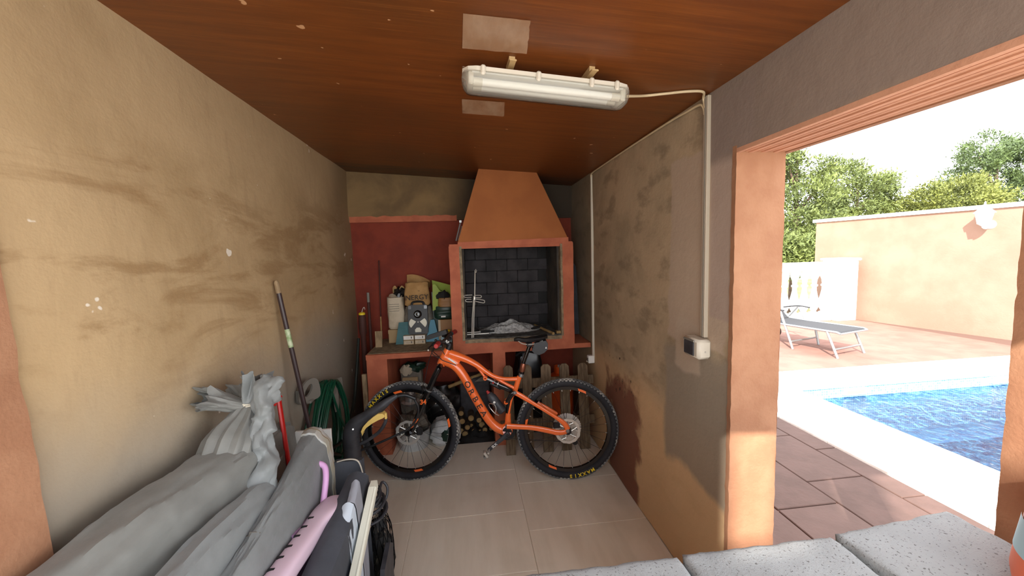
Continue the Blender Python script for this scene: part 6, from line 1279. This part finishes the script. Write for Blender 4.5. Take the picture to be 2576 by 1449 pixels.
# trees
def foliage(name, blobs, n, leaf, m_, parent, seed, elong=2.2, droop=.3):
    r_ = np.random.default_rng(seed); V = []; vol = np.array([b[3] * b[4] * b[5] for b in blobs]) ** .67; cnt = (vol / vol.sum() * n).astype(int)
    for b, k_ in zip(blobs, cnt):
        nc = max(6, k_ // 90); dirs = r_.normal(size=(nc, 3)); dirs /= np.linalg.norm(dirs, axis=1)[:, None]; rad = r_.uniform(.35, 1, nc) ** .45
        C_ = np.array(b[:3]) + dirs * rad[:, None] * np.array(b[3:6]); idx = r_.integers(0, nc, k_); sp = leaf * 1.5
        P_ = C_[idx] + r_.normal(size=(k_, 3)) * sp * np.array([1, 1, .7]); out_ = dirs[idx] * .7 + r_.normal(size=(k_, 3)) * .6 + np.array([0, 0, droop]); out_ /= np.linalg.norm(out_, axis=1)[:, None]
        side = np.cross(out_, r_.normal(size=(k_, 3))); side /= np.linalg.norm(side, axis=1)[:, None] + 1e-9; L_ = leaf * r_.uniform(.6, 1.4, k_)[:, None]; w_ = L_ / elong
        V.append(np.stack([P_ - side * w_ * .5, P_ + side * w_ * .5, P_ + out_ * L_ * 1.0], 1))
    V = np.concatenate(V).reshape(-1, 3) - np.array(BASE[parent]); nf = len(V) // 3; me = bpy.data.meshes.new(name)
    me.vertices.add(len(V)); me.vertices.foreach_set('co', V.ravel()); me.loops.add(nf * 3); me.loops.foreach_set('vertex_index', np.arange(nf * 3)); me.polygons.add(nf); me.polygons.foreach_set('loop_start', np.arange(nf) * 3); me.polygons.foreach_set('loop_total', np.full(nf, 3)); me.update(); me.validate()
    me.materials.append(MT[m_]); o = bpy.data.objects.new(name, me); COL.objects.link(o); o.parent = parent; o['kind'] = 'stuff'; BASE[o] = BASE[parent]; return o
def crown(items, Y, dep=.8):
    """items: (px, py, radius_px_x, radius_px_y) measured on the plane at depth Y"""
    o_ = []
    for i, (px, py, rx, ry) in enumerate(items):
        c = aty(px, py, Y); a = aty(px + rx, py, Y).x - c.x; b = c.z - aty(px, py + ry, Y).z; o_.append((c.x, Y + (.5 * a if i % 2 else -.4 * a), c.z, a, max(a * dep, .3), b))
    return o_
def tree(name, lab, items, Y, n, leaf, m_, seed, trunk=True, cat='tree'):
    bl_ = crown(items, Y); cx_ = float(np.mean([b[0] for b in bl_])); z0 = -1.0; t = thing(name, lab, cat, (cx_, Y, z0))
    foliage('foliage', bl_, n, leaf, m_, t, seed)
    if trunk:
        top = max(b[2] for b in bl_); m = MB().tube([(cx_, Y, z0 - .6), (cx_ + .1, Y, z0 + (top - z0) * .5), (cx_, Y, top)], [.16, .12, .03], 9)
        for b in bl_[1:]: m.tube([(cx_ + .05, Y, z0 + (b[2] - z0) * .75), (b[0], b[1], b[2])], [.06, .02], 6)
        part('trunk', m, 'bark_tree', t, True)
    return t
tree('pine_tree', 'tall light green pine right beside the orange pillar beyond the balustrade', [(1990, 560, 85, 110), (1950, 460, 70, 90), (2030, 480, 45, 70), (1985, 395, 46, 52), (1955, 380, 40, 50), (2010, 425, 40, 50), (2068, 455, 30, 62), (2020, 620, 70, 70), (1930, 600, 80, 90), (2060, 560, 40, 60)], 15.0, 30000, .125, 'pine', 1)
tree('pine_tree', 'shorter light green pine standing between the tall pine and the garden wall', [(2150, 500, 62, 60), (2150, 445, 44, 48), (2200, 500, 34, 40), (2105, 520, 40, 40), (2195, 470, 34, 36), (2130, 550, 55, 40)], 17.5, 17000, .13, 'pine', 2)
tree('round_bush', 'rounded yellow green tree crown just above the garden wall cap', [(2345, 515, 85, 55), (2290, 530, 55, 38), (2400, 500, 60, 45), (2440, 525, 40, 30)], 16.5, 17000, .13, 'bush', 3)
tree('pine_tree', 'big grey green pine rising behind the wall lantern at the right', [(2500, 440, 75, 70), (2540, 380, 60, 60), (2440, 400, 38, 38), (2480, 490, 80, 45), (2590, 440, 60, 90), (2430, 450, 35, 35), (2560, 500, 60, 50)], 20.0, 30000, .15, 'pine_blue', 4)
tree('scrub_bush', 'dark green scrub low behind the white balustrade', [(1985, 640, 70, 35), (2050, 650, 50, 30), (1940, 640, 60, 50), (2075, 625, 25, 40)], 12.5, 12000, .13, 'pine', 5, False, 'shrub')
